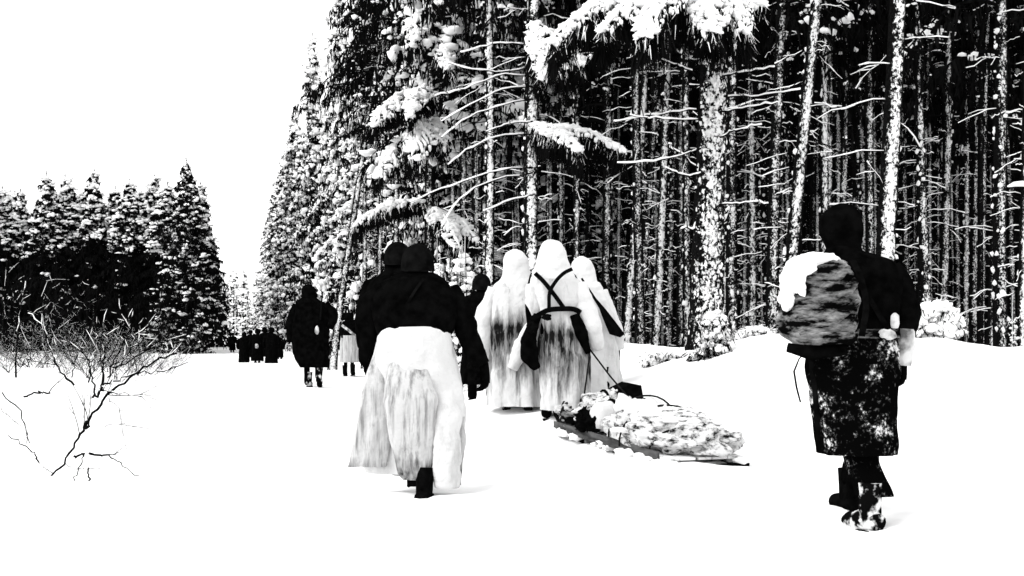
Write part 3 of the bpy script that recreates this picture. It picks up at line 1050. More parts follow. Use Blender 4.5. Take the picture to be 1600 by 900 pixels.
def hand_into(mb, wrist, direction, thumb, curl, s=1.0):
    """palm with four unequal bent fingers and a thumb leaving the side of the palm"""
    w_, d = Vector(wrist), Vector(direction).normalized()
    th = Vector(thumb)
    th = (th - d * th.dot(d)).normalized()
    nrm = d.cross(th).normalized()
    c = Vector(curl)
    if nrm.dot(c) < 0:
        nrm = -nrm
    pal = [w_ - d * 0.03 * s, w_ + d * 0.02 * s, w_ + d * 0.06 * s, w_ + d * 0.095 * s]
    for off in (-0.024, -0.008, 0.008, 0.024):
        tube(mb, [p + th * off * s * (0.75 + 0.1 * k) for k, p in enumerate(pal)], [0.014 * s, 0.016 * s, 0.016 * s, 0.013 * s], 8)
    for off, ln in ((0.027, 0.072), (0.009, 0.082), (-0.009, 0.076), (-0.026, 0.06)):
        b0 = w_ + d * 0.085 * s + th * off * s
        k1 = b0 + (d * 0.9 + nrm * 0.35).normalized() * ln * 0.45 * s
        k2 = k1 + (d * 0.5 + nrm * 0.85).normalized() * ln * 0.32 * s
        k3 = k2 + (d * 0.05 + nrm * 1.0).normalized() * ln * 0.25 * s
        tube(mb, [b0, k1, k2, k3], [0.0105 * s, 0.010 * s, 0.0092 * s, 0.006 * s], 8)
    b0 = w_ + d * 0.025 * s + th * 0.03 * s
    tube(mb, [b0, b0 + (d * 0.6 + th * 0.7) * 0.032 * s, b0 + (d * 0.85 + th * 0.7 + nrm * 0.4) * 0.058 * s], [0.0125 * s, 0.0115 * s, 0.007 * s], 8)


def body(parent, J, h=1.75, mat='wool', hands=True, glove='wool', curl=(0, 1, 0)):
    """one continuous body through joints J (local metres); returns the mesh object"""
    k = h / 1.75
    names = ['pel', 'spi', 'che', 'nec', 'hed', 'top', 'shl', 'ell', 'wrl', 'shr', 'elr', 'wrr', 'hil', 'knl', 'anl', 'hel', 'tol', 'hir', 'knr', 'anr', 'her', 'tor']
    R = dict(pel=(.15, .11), spi=(.145, .105), che=(.16, .115), nec=(.06, .06), hed=(.08, .095), top=(.07, .085), shl=.068, ell=.05, wrl=.035, shr=.068, elr=.05, wrr=.035,
             hil=.09, knl=.062, anl=.045, hel=.045, tol=.035, hir=.09, knr=.062, anr=.045, her=.045, tor=.035)
    J = dict(J)
    for s in 'lr':
        a = Vector(J['an' + s])
        dr = Vector(J.get('dir' + s, (0, 1, 0)))
        J['he' + s] = a + Vector((0, 0, -0.045)) - dr * 0.035
        J['to' + s] = a + Vector((0, 0, -0.05)) + dr * 0.16
    E = [('pel', 'spi'), ('spi', 'che'), ('che', 'nec'), ('nec', 'hed'), ('hed', 'top'), ('che', 'shl'), ('shl', 'ell'), ('ell', 'wrl'), ('che', 'shr'), ('shr', 'elr'), ('elr', 'wrr'),
         ('pel', 'hil'), ('hil', 'knl'), ('knl', 'anl'), ('anl', 'tol'), ('anl', 'hel'), ('pel', 'hir'), ('hir', 'knr'), ('knr', 'anr'), ('anr', 'tor'), ('anr', 'her')]
    ix = {n: i for i, n in enumerate(names)}
    rr = [tuple(np.array(R[n]) * k) if isinstance(R[n], tuple) else R[n] * k for n in names]
    v, f = skin_mesh([J[n] for n in names], [(ix[a], ix[b]) for a, b in E], rr)
    mb = MB()
    mb.add(v, f)
    hd = (Vector(J['hed']) + Vector(J['top'])) / 2
    fw = Vector(J.get('face', (0, 1, 0)))
    lump(mb, hd + fw * 0.095 * k + Vector((0, 0, -0.01)), (.014, .02, .026), 2, 0.02, 0)       # nose, turned away from us
    for sx in (-1, 1):
        lump(mb, hd + Vector((sx * 0.08 * k, 0, 0)), (.012, .022, .034), 2, 0.02, 0)            # ears
    if hands:
        for s, sg in (('l', 1), ('r', -1)):
            dd = Vector(J['wr' + s]) - Vector(J['el' + s])
            hand_into(mb, J['wr' + s], dd, J.get('thumb' + s, (sg * 0.3, 1, 0)), (sg, 0.3, 0), k)
    return mb.build('body', mat, parent)


def stand(h=1.75, lean=0.06, stride=0.18, arm=0.08, head=0.03, back='r'):
    """joints of a man walking away (+y), feet on z=0"""
    k = h / 1.75
    f, b = (stride, -stride)
    yl, yr = (f, b) if back == 'r' else (b, f)
    J = dict(pel=(0, 0, .93), spi=(0, lean * .4, 1.13), che=(0, lean, 1.36), nec=(0, lean * 1.3, 1.50), hed=(0, lean * 1.5 + head, 1.60), top=(0, lean * 1.5 + head, 1.69),
             shl=(-.19, lean, 1.40), ell=(-.25, lean * .5 - .04 + arm * .3, 1.13), wrl=(-.25, arm + .03, .90), shr=(.19, lean, 1.40), elr=(.25, lean * .5 - .04 - arm * .2, 1.13), wrr=(.25, -arm + .05, .90),
             hil=(-.10, 0, .86), knl=(-.105, yl * .6 + .05, .49), anl=(-.11, yl, .085 if yl > 0 else .12), hir=(.10, 0, .86), knr=(.105, yr * .6 + .05, .49), anr=(.11, yr, .085 if yr > 0 else .12))
    return {n: tuple(np.array(p) * k) for n, p in J.items()}


def loft(secs, nseg=64, nrow=40, fold=0.0, nfold=9, fseed=0, rough=0.012, foldtop=0.15, close_top=True, close_bot=False):
    """garment surface through horizontal sections (z, x_left, x_right, depth, y_centre); superellipse rings with hanging folds"""
    s = np.array(sorted(secs, key=lambda q: -q[0]), float)
    par = np.concatenate([[0], np.cumsum(np.hypot(np.diff(s[:, 0]), 0.5 * np.abs(np.diff(s[:, 2] - s[:, 1]))) + 1e-4)])
    q = spline(s, nrow) if len(s) > 2 else np.array([s[0] + (s[1] - s[0]) * t for t in np.linspace(0, 1, nrow)])
    rg = np.random.default_rng(fseed)
    ph = rg.uniform(0, 2 * PI, 4)
    th = np.arange(nseg) / nseg * 2 * PI
    V = []
    for i, (z, xl, xr, dp, yc) in enumerate(q):
        t = i / (nrow - 1)
        am = fold * (foldtop + (1 - foldtop) * t)
        kf = 1 + am * (0.6 * np.sin(nfold * th + ph[0] + 1.2 * t) + 0.45 * np.sin((nfold * 2 - 3) * th + ph[1] - 0.8 * t) + 0.4 * np.sin((nfold - 4) * th + ph[2]))
        cx, rx, ry = (xl + xr) / 2, max((xr - xl) / 2, 1e-3), max(dp / 2, 1e-3)
        c, sn = np.cos(th), np.sin(th)
        e = 0.85
        x = cx + rx * np.sign(c) * np.abs(c) ** e * kf
        y = yc + ry * np.sign(sn) * np.abs(sn) ** e * kf
        for a, b_ in zip(x, y):
            p = Vector((a, b_, z))
            nn_ = mnoise.noise(p * 6 + Vector((fseed, 0, 0))) + 0.5 * mnoise.noise(p * 15 + Vector((0, fseed, 0)))
            dd = Vector((a - cx, b_ - yc, 0))
            if dd.length > 1e-4:
                dd.normalize()
            V.append(p + dd * nn_ * rough + Vector((0, 0, nn_ * rough * 0.5)))
    V = [tuple(v) for v in V]
    F = [tuple(x) for x in gfaces(nrow, nseg)]
    F = [(a, c, b_) for a, b_, c in F]
    if close_top:
        V.append((q[0, 1] / 2 + q[0, 2] / 2, q[0, 4], q[0, 0]))
        a = len(V) - 1
        F += [(j, (j + 1) % nseg, a) for j in range(nseg)]
    if close_bot:
        V.append((q[-1, 1] / 2 + q[-1, 2] / 2, q[-1, 4], q[-1, 0]))
        a = len(V) - 1
        o = (nrow - 1) * nseg
        F += [(o + (j + 1) % nseg, o + j, a) for j in range(nseg)]
    return V, F


class Fig:
    """pixel-to-local helper of one figure standing D metres off, origin at its feet"""
    def __init__(s, cx, foot, D):
        s.D, s.k = D, FPX / D
        s.o = P(cx, foot, D)
        s.cx, s.foot = cx, foot

    def x(s, px):
        return (px - s.cx) / s.k

    def z(s, py):
        return (s.foot - py) / s.k

    def p(s, px, py, y=0.0):
        kk = (s.D + y) / s.D                      # a point y metres deeper
        q = P(px, py, s.D + y)
        return np.array(q - s.o)

    def secs(s, rows):
        return [(s.z(py), s.x(a), s.x(b_), d, yc) for py, a, b_, d, yc in rows]


def garment(name, parent, fig, rows, mat, **kw):
    mb = MB()
    mb.add(*loft(fig.secs(rows), **kw))
    return mb.build(name, mat, parent)


def sleeve(name, parent, pts, rad, mat, n=22, sides=20, rough=0.014, seed=1, cap=True):
    p = spline(pts, n)
    r = np.interp(np.linspace(0, 1, n), np.linspace(0, 1, len(rad)), rad)
    mb = MB()
    tube(mb, p, r, sides, cap)
    v = mb.v[0]
    for i in range(len(v)):
        q = Vector(v[i])
        a = mnoise.noise(q * 9 + Vector((seed, 0, 0))) + 0.6 * mnoise.noise(Vector((q.x * 8, q.y * 8, q.z * 22)) + Vector((0, seed, 0)))
        k = min(i // sides, n - 1)
        d = q - Vector(p[k])
        if d.length > 1e-5:
            v[i] += np.array(d.normalized()) * a * rough
    return mb.build(name, mat, parent)


def strap(name, parent, pts, wd, th, mat, n=24, nrm=(0, -1, 0)):
    """flat belt along the points, its broad face towards nrm"""
    p = spline(pts, n)
    d = np.gradient(p, axis=0)
    d /= np.linalg.norm(d, axis=1)[:, None]
    nr = np.asarray(nrm, float)
    s_ = np.cross(d, nr)
    s_ /= np.linalg.norm(s_, axis=1)[:, None]
    n2 = np.cross(s_, d)
    V = np.stack([p - s_ * wd / 2 - n2 * th / 2, p + s_ * wd / 2 - n2 * th / 2, p + s_ * wd / 2 + n2 * th / 2, p - s_ * wd / 2 + n2 * th / 2], 1).reshape(-1, 3)
    mb = MB()
    F = list(map(tuple, gfaces(n, 4))) + [(0, 1, 2), (0, 2, 3), (4 * n - 4, 4 * n - 2, 4 * n - 3), (4 * n - 4, 4 * n - 1, 4 * n - 2)]
    mb.add(V, F)
    return mb.build(name, mat, parent, False)


def boot(parent, ankle, dirv=(0, 1, 0), mat='leather', s=1.0, pitch=0.0, name='boot'):
    """ankle boot: shaft, foot with rounded toe, sole and heel"""
    mb = MB()
    a = Vector(ankle)
    d = Vector(dirv).normalized()
    up = Vector((0, 0, 1))
    d2 = (d * math.cos(pitch) - up * math.sin(pitch))
    u2 = (up * math.cos(pitch) + d * math.sin(pitch))
    tube(mb, [a + u2 * .16 * s, a + u2 * .06 * s, a - u2 * .02 * s], [.062 * s, .056 * s, .054 * s], 14)
    tube(mb, [a - d2 * .07 * s - u2 * .035 * s, a - u2 * .03 * s, a + d2 * .08 * s - u2 * .04 * s, a + d2 * .16 * s - u2 * .05 * s, a + d2 * .205 * s - u2 * .055 * s], [.045 * s, .055 * s, .052 * s, .047 * s, .025 * s], 14)
    o = mb.build(name, mat, parent)
    so = MB()
    sd = d2.cross(u2).normalized()
    pts = []
    for t, wd in ((-.085, .034), (-.05, .042), (.03, .036), (.10, .047), (.17, .044), (.215, .024)):
        pts.append((t, wd))
    top = [a + d2 * t * s + sd * w_ * s - u2 * .082 * s for t, w_ in pts] + [a + d2 * t * s - sd * w_ * s - u2 * .082 * s for t, w_ in reversed(pts)]
    bot = [p - u2 * .024 * s for p in top]
    n = len(top)
    V = [tuple(p) for p in top + bot]
    F = []
    for i in range(n):
        j = (i + 1) % n
        F += [(i, j, n + j), (i, n + j, n + i)]
    for i in range(1, n - 1):
        F += [(0, i + 1, i), (n, n + i, n + i + 1)]
    so.add(V, F)
    so.build('sole', 'leather', o, False)
    return o


def place(fig, name, label, cat='person', group=None):
    return thing(name, label, cat, fig.o, 0.0, group)


def helmet(parent, c, s=1.0, mat='steel', tilt=0.0):
    """steel helmet: dome, flared rim lower at the back, seen from behind"""
    V, n, m = [], 14, 36
    for i in range(n):
        t = i / (n - 1)
        for j in range(m):
            a = 2 * PI * j / m
            if t < 0.75:
                ph = t / 0.75 * PI / 2
                r, z = math.sin(ph), math.cos(ph)
            else:
                u = (t - 0.75) / 0.25
                r, z = 1 + 0.05 * u + 0.05 * u * max(0, -math.sin(a)), -0.42 * u * (1 + 0.25 * max(0, -math.sin(a)))
            V.append((c[0] + 0.122 * s * r * math.cos(a), c[1] + 0.15 * s * r * math.sin(a), c[2] + 0.14 * s * z))
    mb = MB()
    mb.add(V, [(a, c_, b_) for a, b_, c_ in gfaces(n, m)])
    V2 = [tuple(np.array(v) * 0 + np.array(c) + (np.array(v) - np.array(c)) * 0.96) for v in V]
    mb.add(V2, gfaces(n, m))
    o = mb.build('helmet', mat, parent)
    rim = MB()
    pr = [V[(n - 1) * m + j] for j in range(m)] + [V[(n - 1) * m]]
    tube(rim, pr, 0.004, 6, False)
    rim.build('rim', mat, o)
    return o


# ---- man at the right with cap, bundle and snow-spattered long coat
F1 = Fig(1338, 820, 8.25)
F1.o.z = gz(F1.o.x, 8.25) - 0.045
F1.foot = 515 + (CAMZ - F1.o.z) / 8.25 * FPX
r1 = place(F1, 'person', 'dark-clad man in cap and snow-spattered long coat carrying a bundle, nearest the camera')
x, z = F1.x, F1.z
J = dict(pel=(x(1335), 0, z(555)), spi=(x(1345), .03, z(500)), che=(x(1350), .06, z(440)), nec=(x(1328), .08, z(395)), hed=(x(1321), .10, z(368)), top=(x(1320), .10, z(345)),
         shl=(x(1298), .06, z(428)), ell=(x(1275), .12, z(490)), wrl=(x(1290), .16, z(545)), shr=(x(1396), .06, z(428)), elr=(x(1418), .02, z(492)), wrr=(x(1411), .05, z(560)),
         hil=(x(1318), 0, z(580)), knl=tuple(F1.p(1345, 690, .30)), anl=tuple(F1.p(1326, 755, .62)[:2]) + (.10,), hir=(x(1355), 0, z(580)), knr=(x(1350), .02, z(690)), anr=(x(1357), -.12, .10), dirl=(-.15, 1, 0), dirr=(-.25, 1, 0))
body(r1, J, 1.8)
garment('cap', r1, F1, [(316, 1317, 1325, .05, .10), (321, 1304, 1338, .16, .10), (330, 1294, 1348, .22, .10), (345, 1288, 1353, .25, .10), (362, 1288, 1354, .25, .10), (376, 1293, 1351, .23, .09), (392, 1299, 1348, .18, .08)], 'wool', fold=0.01, rough=0.006, fseed=3)
garment('scarf', r1, F1, [(380, 1300, 1346, .17, .08), (392, 1294, 1356, .22, .08), (404, 1290, 1370, .25, .07)], 'wool', fold=0.03, rough=0.01, nrow=14, fseed=4)
garment('jacket', r1, F1, [(392, 1312, 1350, .15, .07), (399, 1300, 1378, .22, .06), (410, 1288, 1402, .28, .05), (430, 1288, 1412, .32, .05), (460, 1296, 1414, .33, .05), (495, 1302, 1408, .32, .04), (524, 1300, 1404, .33, .02)], 'wool', fold=0.02, rough=0.014, fseed=5)
sleeve('sleeve', r1, [(x(1392), .05, z(420)), (x(1412), .02, z(455)), (x(1419), -.02, z(492)), (x(1415), -.02, z(525))], [.075, .075, .064, .052], 'wool', seed=2)
sleeve('sleeve', r1, [(x(1302), .05, z(425)), (x(1280), .10, z(470)), (x(1275), .14, z(505)), (x(1292), .16, z(545))], [.075, .072, .06, .05], 'wool', seed=3)
g = sleeve('gauntlet', r1, [(x(1414), -.03, z(514)), (x(1412), -.03, z(540)), (x(1410), -.02, z(570))], [.052, .056, .044], 'pale', seed=5, rough=.006)
mb = MB()
hand_into(mb, (x(1409), -.02, z(566)), (-.02, .02, -1), (-.2, 1, 0), (-1, .2, 0), 1.05)
mb.build('glove', 'wool', r1)
garment('belt', r1, F1, [(514, 1303, 1404, .35, .02), (521, 1300, 1405, .365, .02), (528, 1298, 1406, .36, .02)], 'canvas', fold=0.01, rough=0.004, nrow=8, fseed=9)
garment('coat_skirt', r1, F1, [(522, 1296, 1404, .33, .02), (545, 1270, 1407, .37, .02), (575, 1262, 1405, .40, .02), (610, 1269, 1400, .42, .02), (660, 1276, 1400, .45, .03), (690, 1281, 1403, .47, .04), (709, 1284, 1401, .47, .04)], 'snowy_wool', fold=0.05, nfold=8, rough=0.012, fseed=12, close_top=False)
garment('trouser_leg', r1, F1, [(690, 1316, 1372, .22, .0), (720, 1318, 1372, .20, -.03), (750, 1326, 1381, .19, -.08), (771, 1331, 1388, .20, -.1)], 'snowy_wool', fold=0.03, rough=0.01, nrow=20, fseed=14)
sleeve('trouser_leg', r1, [(x(1330), .05, z(640)), F1.p(1345, 690, .30), tuple(F1.p(1334, 755, .56)[:2]) + (.24,)], [.10, .085, .075], 'wool', seed=8)
boot(r1, (x(1350), -.14, .105), (-.45, 1, 0), 'frozen_boot', 1.12)
boot(r1, tuple(F1.p(1326, 755, .62)[:2]) + (.12,), (-.25, 1, 0), 'leather', 1.08)
# pouch and small kit at the belt
mb = MB(); tube(mb, [(x(1386), -.165, z(512)), (x(1386), -.17, z(506)), (x(1386), -.17, z(494)), (x(1386), -.165, z(490))], [.02, .026, .024, .01], 12); mb.build('canteen', 'pale', r1)
mb = MB(); lump(mb, (x(1376), -.165, z(522)), (.05, .03, .03), 3, .3, 0); mb.build('bread_bag', 'pale', r1)
strap('strap', r1, [(x(1308), -.13, z(412)), (x(1340), -.145, z(455)), (x(1368), -.15, z(500)), (x(1376), -.16, z(515))], .03, .006, 'leather')
# scabbard
mb = MB()
tube(mb, [(x(1266), -.05, z(560)), (x(1270), -.06, z(600)), (x(1275), -.07, z(688))], [.022, .02, .014], 10)
sc = mb.build('scabbard', 'steel', r1)
strap('frog', sc, [(x(1282), -.05, z(545)), (x(1272), -.06, z(565)), (x(1268), -.075, z(590))], .04, .008, 'leather')
# the bundle on his left shoulder, its own thing
bp = F1.o
bun = thing('pack', 'bulging grey canvas pack with snow on top, slung on the laden man', 'pack', tuple(bp + Vector((x(1270), -.12, z(540)))))
bx = lambda px: x(px) - x(1270)
bz = lambda py: z(py) - z(540)
rows = [(402, 1262, 1296, .16, .02), (408, 1246, 1312, .28, 0), (425, 1228, 1324, .36, 0), (450, 1218, 1330, .40, 0), (480, 1213, 1332, .42, 0), (510, 1214, 1331, .42, 0), (527, 1222, 1326, .36, 0), (536, 1240, 1316, .24, 0), (539, 1262, 1300, .1, 0)]
mb = MB()
mb.add(*loft([(bz(py), bx(a), bx(b_), d, yc) for py, a, b_, d, yc in rows], fold=0.05, nfold=3, rough=0.035, fseed=21, foldtop=.9, close_bot=True, nseg=110, nrow=60))
sackbody = mb.build('sack', 'canvas', bun)
sb = MB()
for a_, b_, r_ in ((1232, 446, (.075, .17, .12)), (1246, 424, (.10, .17, .085)), (1268, 410, (.105, .14, .05)), (1222, 468, (.045, .13, .07)), (1284, 407, (.06, .1, .035))):
    lump(sb, (bx(a_), -.04, bz(b_)), r_, 4, .16, 0)
sb.build('snow_load', 'snow_load', bun)
for k, (pp, rr) in enumerate((([(1238, 498), (1270, 478), (1304, 456), (1318, 440)], [.012, .03, .035, .015]), ([(1232, 522), (1268, 510), (1300, 488), (1322, 470)], [.012, .028, .03, .012]), ([(1262, 452), (1285, 440), (1308, 420)], [.01, .025, .012]))):
    sleeve('cloth_fold', bun, [(bx(a_), -.19 - .012 * (k % 2), bz(b_)) for a_, b_ in pp], rr, 'canvas', seed=30 + k, rough=.01)
mb = MB()
mb.add(*loft([(bz(py), bx(a), bx(b_), d, yc) for py, a, b_, d, yc in [(518, 1222, 1330, .44, -.005), (530, 1226, 1328, .43, -.005), (538, 1236, 1320, .36, 0)]], fold=0.05, nfold=5, rough=0.012, fseed=22, foldtop=.8, nrow=12, close_top=False))
mb.build('flap_hem', 'canvas', bun)
strap('strap', bun, [(bx(1318), -.1, bz(410)), (bx(1325), -.19, bz(440)), (bx(1331), -.21, bz(480)), (bx(1326), -.19, bz(525))], .035, .008, 'leather')
sleeve('carry_roll', bun, [(bx(1222), -.05, bz(541)), (bx(1262), -.1, bz(549)), (bx(1308), -.08, bz(543))], [.03, .045, .03], 'wool', seed=9)
ln = thing('hanging_strap', 'thin dark loose strap end hanging left of the snow-spattered coat', 'strap', tuple(bp + Vector((x(1240), -.05, z(628)))))
mb = MB()
tube(mb, [(x(1262) - x(1240), 0.05, z(548) - z(628)), (x(1246) - x(1240), 0, z(560) - z(628)), (x(1238) - x(1240), 0, z(580) - z(628)), (x(1242) - x(1240), 0, z(605) - z(628)), (x(1248) - x(1240), 0, 0)], [.003, .004, .006, .006, .005], 8)
mb.build('cord', 'leather', ln)

# ---- helmeted man with dark jacket over a white cover skirt
F2 = Fig(648, 768, 9.7)
F2.o.z = gz(F2.o.x, 9.7) - 0.10
F2.foot = 515 + (CAMZ - F2.o.z) / 9.7 * FPX
r2 = place(F2, 'person', 'helmeted man in dark jacket with a white camouflage sheet round his legs')
x, z = F2.x, F2.z
J = dict(pel=(x(648), 0, z(555)), spi=(x(648), .05, z(505)), che=(x(648), .12, z(460)), nec=(x(650), .16, z(432)), hed=(x(651), .19, z(415)), top=(x(651), .19, z(397)),
         shl=(x(600), .10, z(458)), ell=(x(577), .05, z(515)), wrl=(x(572), .12, z(560)), shr=(x(698), .10, z(458)), elr=(x(727), .06, z(520)), wrr=(x(752), .05, z(572)),
         hil=(x(628), .0, z(580)), knl=(x(632), .2, z(660)), anl=(x(640), .48, .12), hir=(x(668), 0, z(580)), knr=(x(668), .05, z(665)), anr=(x(666), -.22, .13), dirr=(0, 1, 0))
body(r2, J, 1.72)
helmet(r2, (x(650), .17, z(408)), .93)
garment('jacket', r2, F2, [(424, 628, 674, .17, .15), (432, 612, 688, .22, .13), (442, 592, 702, .30, .11), (458, 577, 712, .36, .09), (480, 577, 716, .38, .06), (505, 584, 714, .38, .02), (528, 592, 700, .38, 0)], 'wool', fold=0.03, rough=0.015, fseed=31)
sleeve('sleeve', r2, [(x(596), .08, z(452)), (x(574), .04, z(482)), (x(573), .02, z(530)), (x(571), .10, z(566))], [.075, .08, .065, .045], 'wool', seed=12)
sleeve('sleeve', r2, [(x(700), .08, z(452)), (x(722), .04, z(498)), (x(736), .02, z(535)), (x(753), .03, z(570))], [.075, .08, .07, .062], 'wool', seed=13)
mb = MB(); hand_into(mb, (x(757), .03, z(574)), (.05, .02, -1), (-.6, .8, 0), (-1, .2, 0), 1.15); mb.build('glove', 'wool', r2)
strap('strap', r2, [(x(662), -.015, z(436)), (x(650), -.105, z(455)), (x(632), -.125, z(485)), (x(615), -.155, z(512))], .018, .006, 'steel')
garment('cover_skirt', r2, F2, [(511, 604, 690, .40, .0), (519, 592, 704, .44, .0), (545, 588, 710, .44, 0), (580, 580, 718, .45, .02), (620, 573, 724, .47, .03), (655, 568, 724, .48, .04), (690, 564, 718, .46, .05), (716, 568, 712, .42, .05), (738, 578, 704, .38, .05)], 'cloth', fold=0.12, nfold=6, rough=0.02, fseed=37, close_top=False, nrow=60, nseg=120)
# back panel hanging off the seat, its lower edge caught up between the legs
garment('back_panel', r2, F2, [(545, 616, 672, .06, -.12), (575, 609, 677, .10, -.165), (596, 606, 680, .13, -.20), (620, 604, 684, .15, -.21), (660, 610, 684, .15, -.22), (706, 618, 684, .14, -.20), (736, 626, 680, .10, -.19), (746, 634, 676, .06, -.18)], 'cloth_panel_shaded', fold=0.10, nfold=6, rough=0.02, fseed=38, nrow=50, close_bot=True)
garment('sheet_tail', r2, F2, [(535, 590, 604, .04, -.06), (570, 580, 602, .06, -.12), (604, 572, 604, .07, -.16), (650, 565, 608, .08, -.17), (690, 556, 610, .08, -.17), (726, 550, 604, .07, -.16)], 'cloth_panel_shaded', fold=0.2, nfold=6, rough=0.014, fseed=39, nrow=40, nseg=60)
sleeve('cover_trouser', r2, [(x(688), -.04, z(600)), (x(698), -.14, z(660)), (x(700), -.20, z(710)), (x(700), -.18, z(756))], [.09, .105, .10, .085], 'cloth', seed=17, rough=.022)
sleeve('cover_trouser', r2, [(x(628), .0, z(600)), (x(630), .10, z(660)), (x(628), .14, z(705)), (x(626), .16, z(745))], [.14, .12, .105, .08], 'cloth', seed=18, rough=.02)
garment('sheet_corner', r2, F2, [(650, 700, 728, .06, -.04), (690, 694, 728, .08, -.06), (725, 690, 722, .08, -.08), (756, 684, 720, .07, -.09)], 'cloth_panel_shaded', fold=0.2, nfold=5, rough=0.015, fseed=40, nrow=30, nseg=48)
boot(r2, (x(640), .48, .12), (-.1, 1, 0), 'leather', 1.0)
boot(r2, (x(666), -.22, .115), (.25, 1, 0), 'leather', 1.05, .12)

# ---- soldier walking just ahead, only helmet and shoulder show
F2b = Fig(612, 728, 11.6)
F2b.o.z = gz(F2b.o.x, 11.6)
F2b.foot = 515 + (CAMZ - F2b.o.z) / 11.6 * FPX
r2b = place(F2b, 'person', 'second helmeted soldier mostly hidden in front of the man in the white sheet')
hh = F2b.z(378)
body(r2b, stand(hh), hh)
helmet(r2b, (F2b.x(620), .10, F2b.z(401)), .92)
garment('jacket', r2b, F2b, [(418, 604, 634, .15, .06), (428, 592, 650, .24, .05), (445, 576, 664, .32, .04), (480, 570, 668, .34, .02), (530, 576, 660, .34, 0), (600, 578, 660, .36, 0)], 'wool', fold=0.03, rough=0.014, fseed=41)
boot(r2b, (-.11, .18, .1)); boot(r2b, (.11, -.18, .13))

# ---- dark soldier in the gap left of the hooded trio
F2c = Fig(752, 655, 16.5)
F2c.o.z = gz(F2c.o.x, 16.5)
F2c.foot = 515 + (CAMZ - F2c.o.z) / 16.5 * FPX
r2c = place(F2c, 'person', 'dark soldier half hidden between the helmeted man and the hooded trio')
hh = F2c.z(428)
body(r2c, stand(hh), hh)
helmet(r2c, (F2c.x(752), .10, F2c.z(444)), .9)
garment('greatcoat', r2c, F2c, [(455, 742, 762, .15, .06), (462, 732, 772, .24, .05), (475, 724, 778, .3, .04), (520, 722, 782, .34, .02), (560, 722, 782, .36, 0), (600, 718, 786, .4, 0)], 'wool', fold=0.05, rough=0.014, fseed=42)
boot(r2c, (-.11, .18, .1)); boot(r2c, (.11, -.18, .13))

# ---- three men in white hooded cloaks hauling the sled
def hooded(fig, label, hood, cloak, arms, mat, fseed, hh, mat2=None):
    r = place(fig, 'person', label)
    hh = fig.z(hood[0][0]) - 0.03
    J = stand(hh, 0.10, 0.14)
    off = fig.x((hood[2][1] + hood[2][2]) / 2)
    J = {n: (p[0] + off * min(1, max(0, p[2] - .6)), p[1], p[2]) for n, p in J.items()}
    body(r, J, hh)
    h_ = garment('hood', r, fig, hood, 'cloth', fold=0.02, nfold=6, rough=0.012, fseed=fseed, nrow=30)
    garment('cloak', r, fig, cloak, mat, fold=0.12, nfold=7, rough=0.02, fseed=fseed + 1, nrow=60, nseg=96)
    for k, (pts, rad) in enumerate(arms):
        sleeve('sleeve', r, [(fig.x(a), y_, fig.z(b_)) for a, b_, y_ in pts], rad, 'cloth', seed=fseed + 3 + k, rough=.018)
    boot(r, (-.11, .14, .1)); boot(r, (.11, -.14, .12))
    return r


def mkfig(cx, D, dz=0.0):
    f = Fig(cx, 632, D)
    f.o.z = gz(f.o.x, D) + dz
    f.foot = 515 + (CAMZ - f.o.z) / D * FPX
    return f


FA = mkfig(808, 14.5)
ra = hooded(FA, 'hooded man in a white cloak, left of the three hauling the sled',
            [(388, 800, 808, .05, .14), (393, 792, 818, .16, .13), (404, 787, 825, .23, .12), (420, 786, 829, .25, .11), (434, 782, 833, .26, .09), (444, 772, 838, .30, .07), (460, 766, 842, .34, .05)],
            [(436, 790, 826, .2, .07), (442, 776, 840, .30, .06), (456, 766, 846, .36, .05), (490, 762, 852, .40, .03), (540, 762, 852, .42, .01), (590, 763, 856, .46, 0), (634, 764, 860, .50, 0)],
            [([(774, 452, .05), (760, 490, .02), (754, 530, -.02), (756, 568, .02)], [.08, .10, .11, .09]), ([(838, 458, .03), (838, 500, -.12), (818, 540, -.22), (800, 575, -.2)], [.09, .10, .10, .05])], 'cloth_grubby_shaded', 51, 1.66)
mb = MB(); hand_into(mb, (FA.x(756), .02, FA.z(572)), (0, .1, -1), (.2, 1, 0), (1, .2, 0)); mb.build('glove', 'wool', ra)
FB = mkfig(872, 14.0)
rb = hooded(FB, 'tallest hooded man in white with dark crossed straps, middle of the three hauling',
            [(373, 856, 866, .05, .14), (378, 848, 876, .16, .13), (390, 842, 884, .25, .12), (404, 839, 888, .28, .11), (418, 835, 893, .30, .09), (428, 831, 898, .32, .07), (436, 832, 900, .34, .05)],
            [(424, 846, 884, .2, .07), (432, 834, 898, .32, .06), (446, 830, 908, .38, .05), (470, 836, 908, .38, .03), (488, 842, 906, .36, .02), (520, 844, 916, .40, .01), (560, 844, 922, .44, 0), (600, 848, 924, .46, 0), (640, 850, 924, .46, 0)],
            [([(902, 446, .04), (914, 480, -.02), (924, 515, -.05), (932, 546, .0)], [.09, .105, .10, .075]), ([(834, 446, .04), (834, 470, 0), (842, 492, .02)], [.08, .08, .06])], 'cloth_grubby_shaded', 61, 1.66)
x, z = FB.x, FB.z
yb = -.175
strap('shoulder_strap', rb, [(x(836), -.10, z(428)), (x(848), yb - .01, z(440)), (x(864), yb - .035, z(460)), (x(880), yb - .03, z(482))], .042, .014, 'leather')
strap('shoulder_strap', rb, [(x(893), -.10, z(421)), (x(880), yb - .01, z(428)), (x(868), yb - .035, z(440)), (x(858), yb - .04, z(458)), (x(857), yb - .03, z(482))], .036, .014, 'leather')
strap('belt', rb, [(x(830), .0, z(498)), (x(838), -.14, z(494)), (x(856), yb - .03, z(485)), (x(878), yb - .045, z(483)), (x(897), yb - .01, z(484)), (x(910), -.06, z(492)), (x(914), .03, z(500))], .05, .016, 'leather')
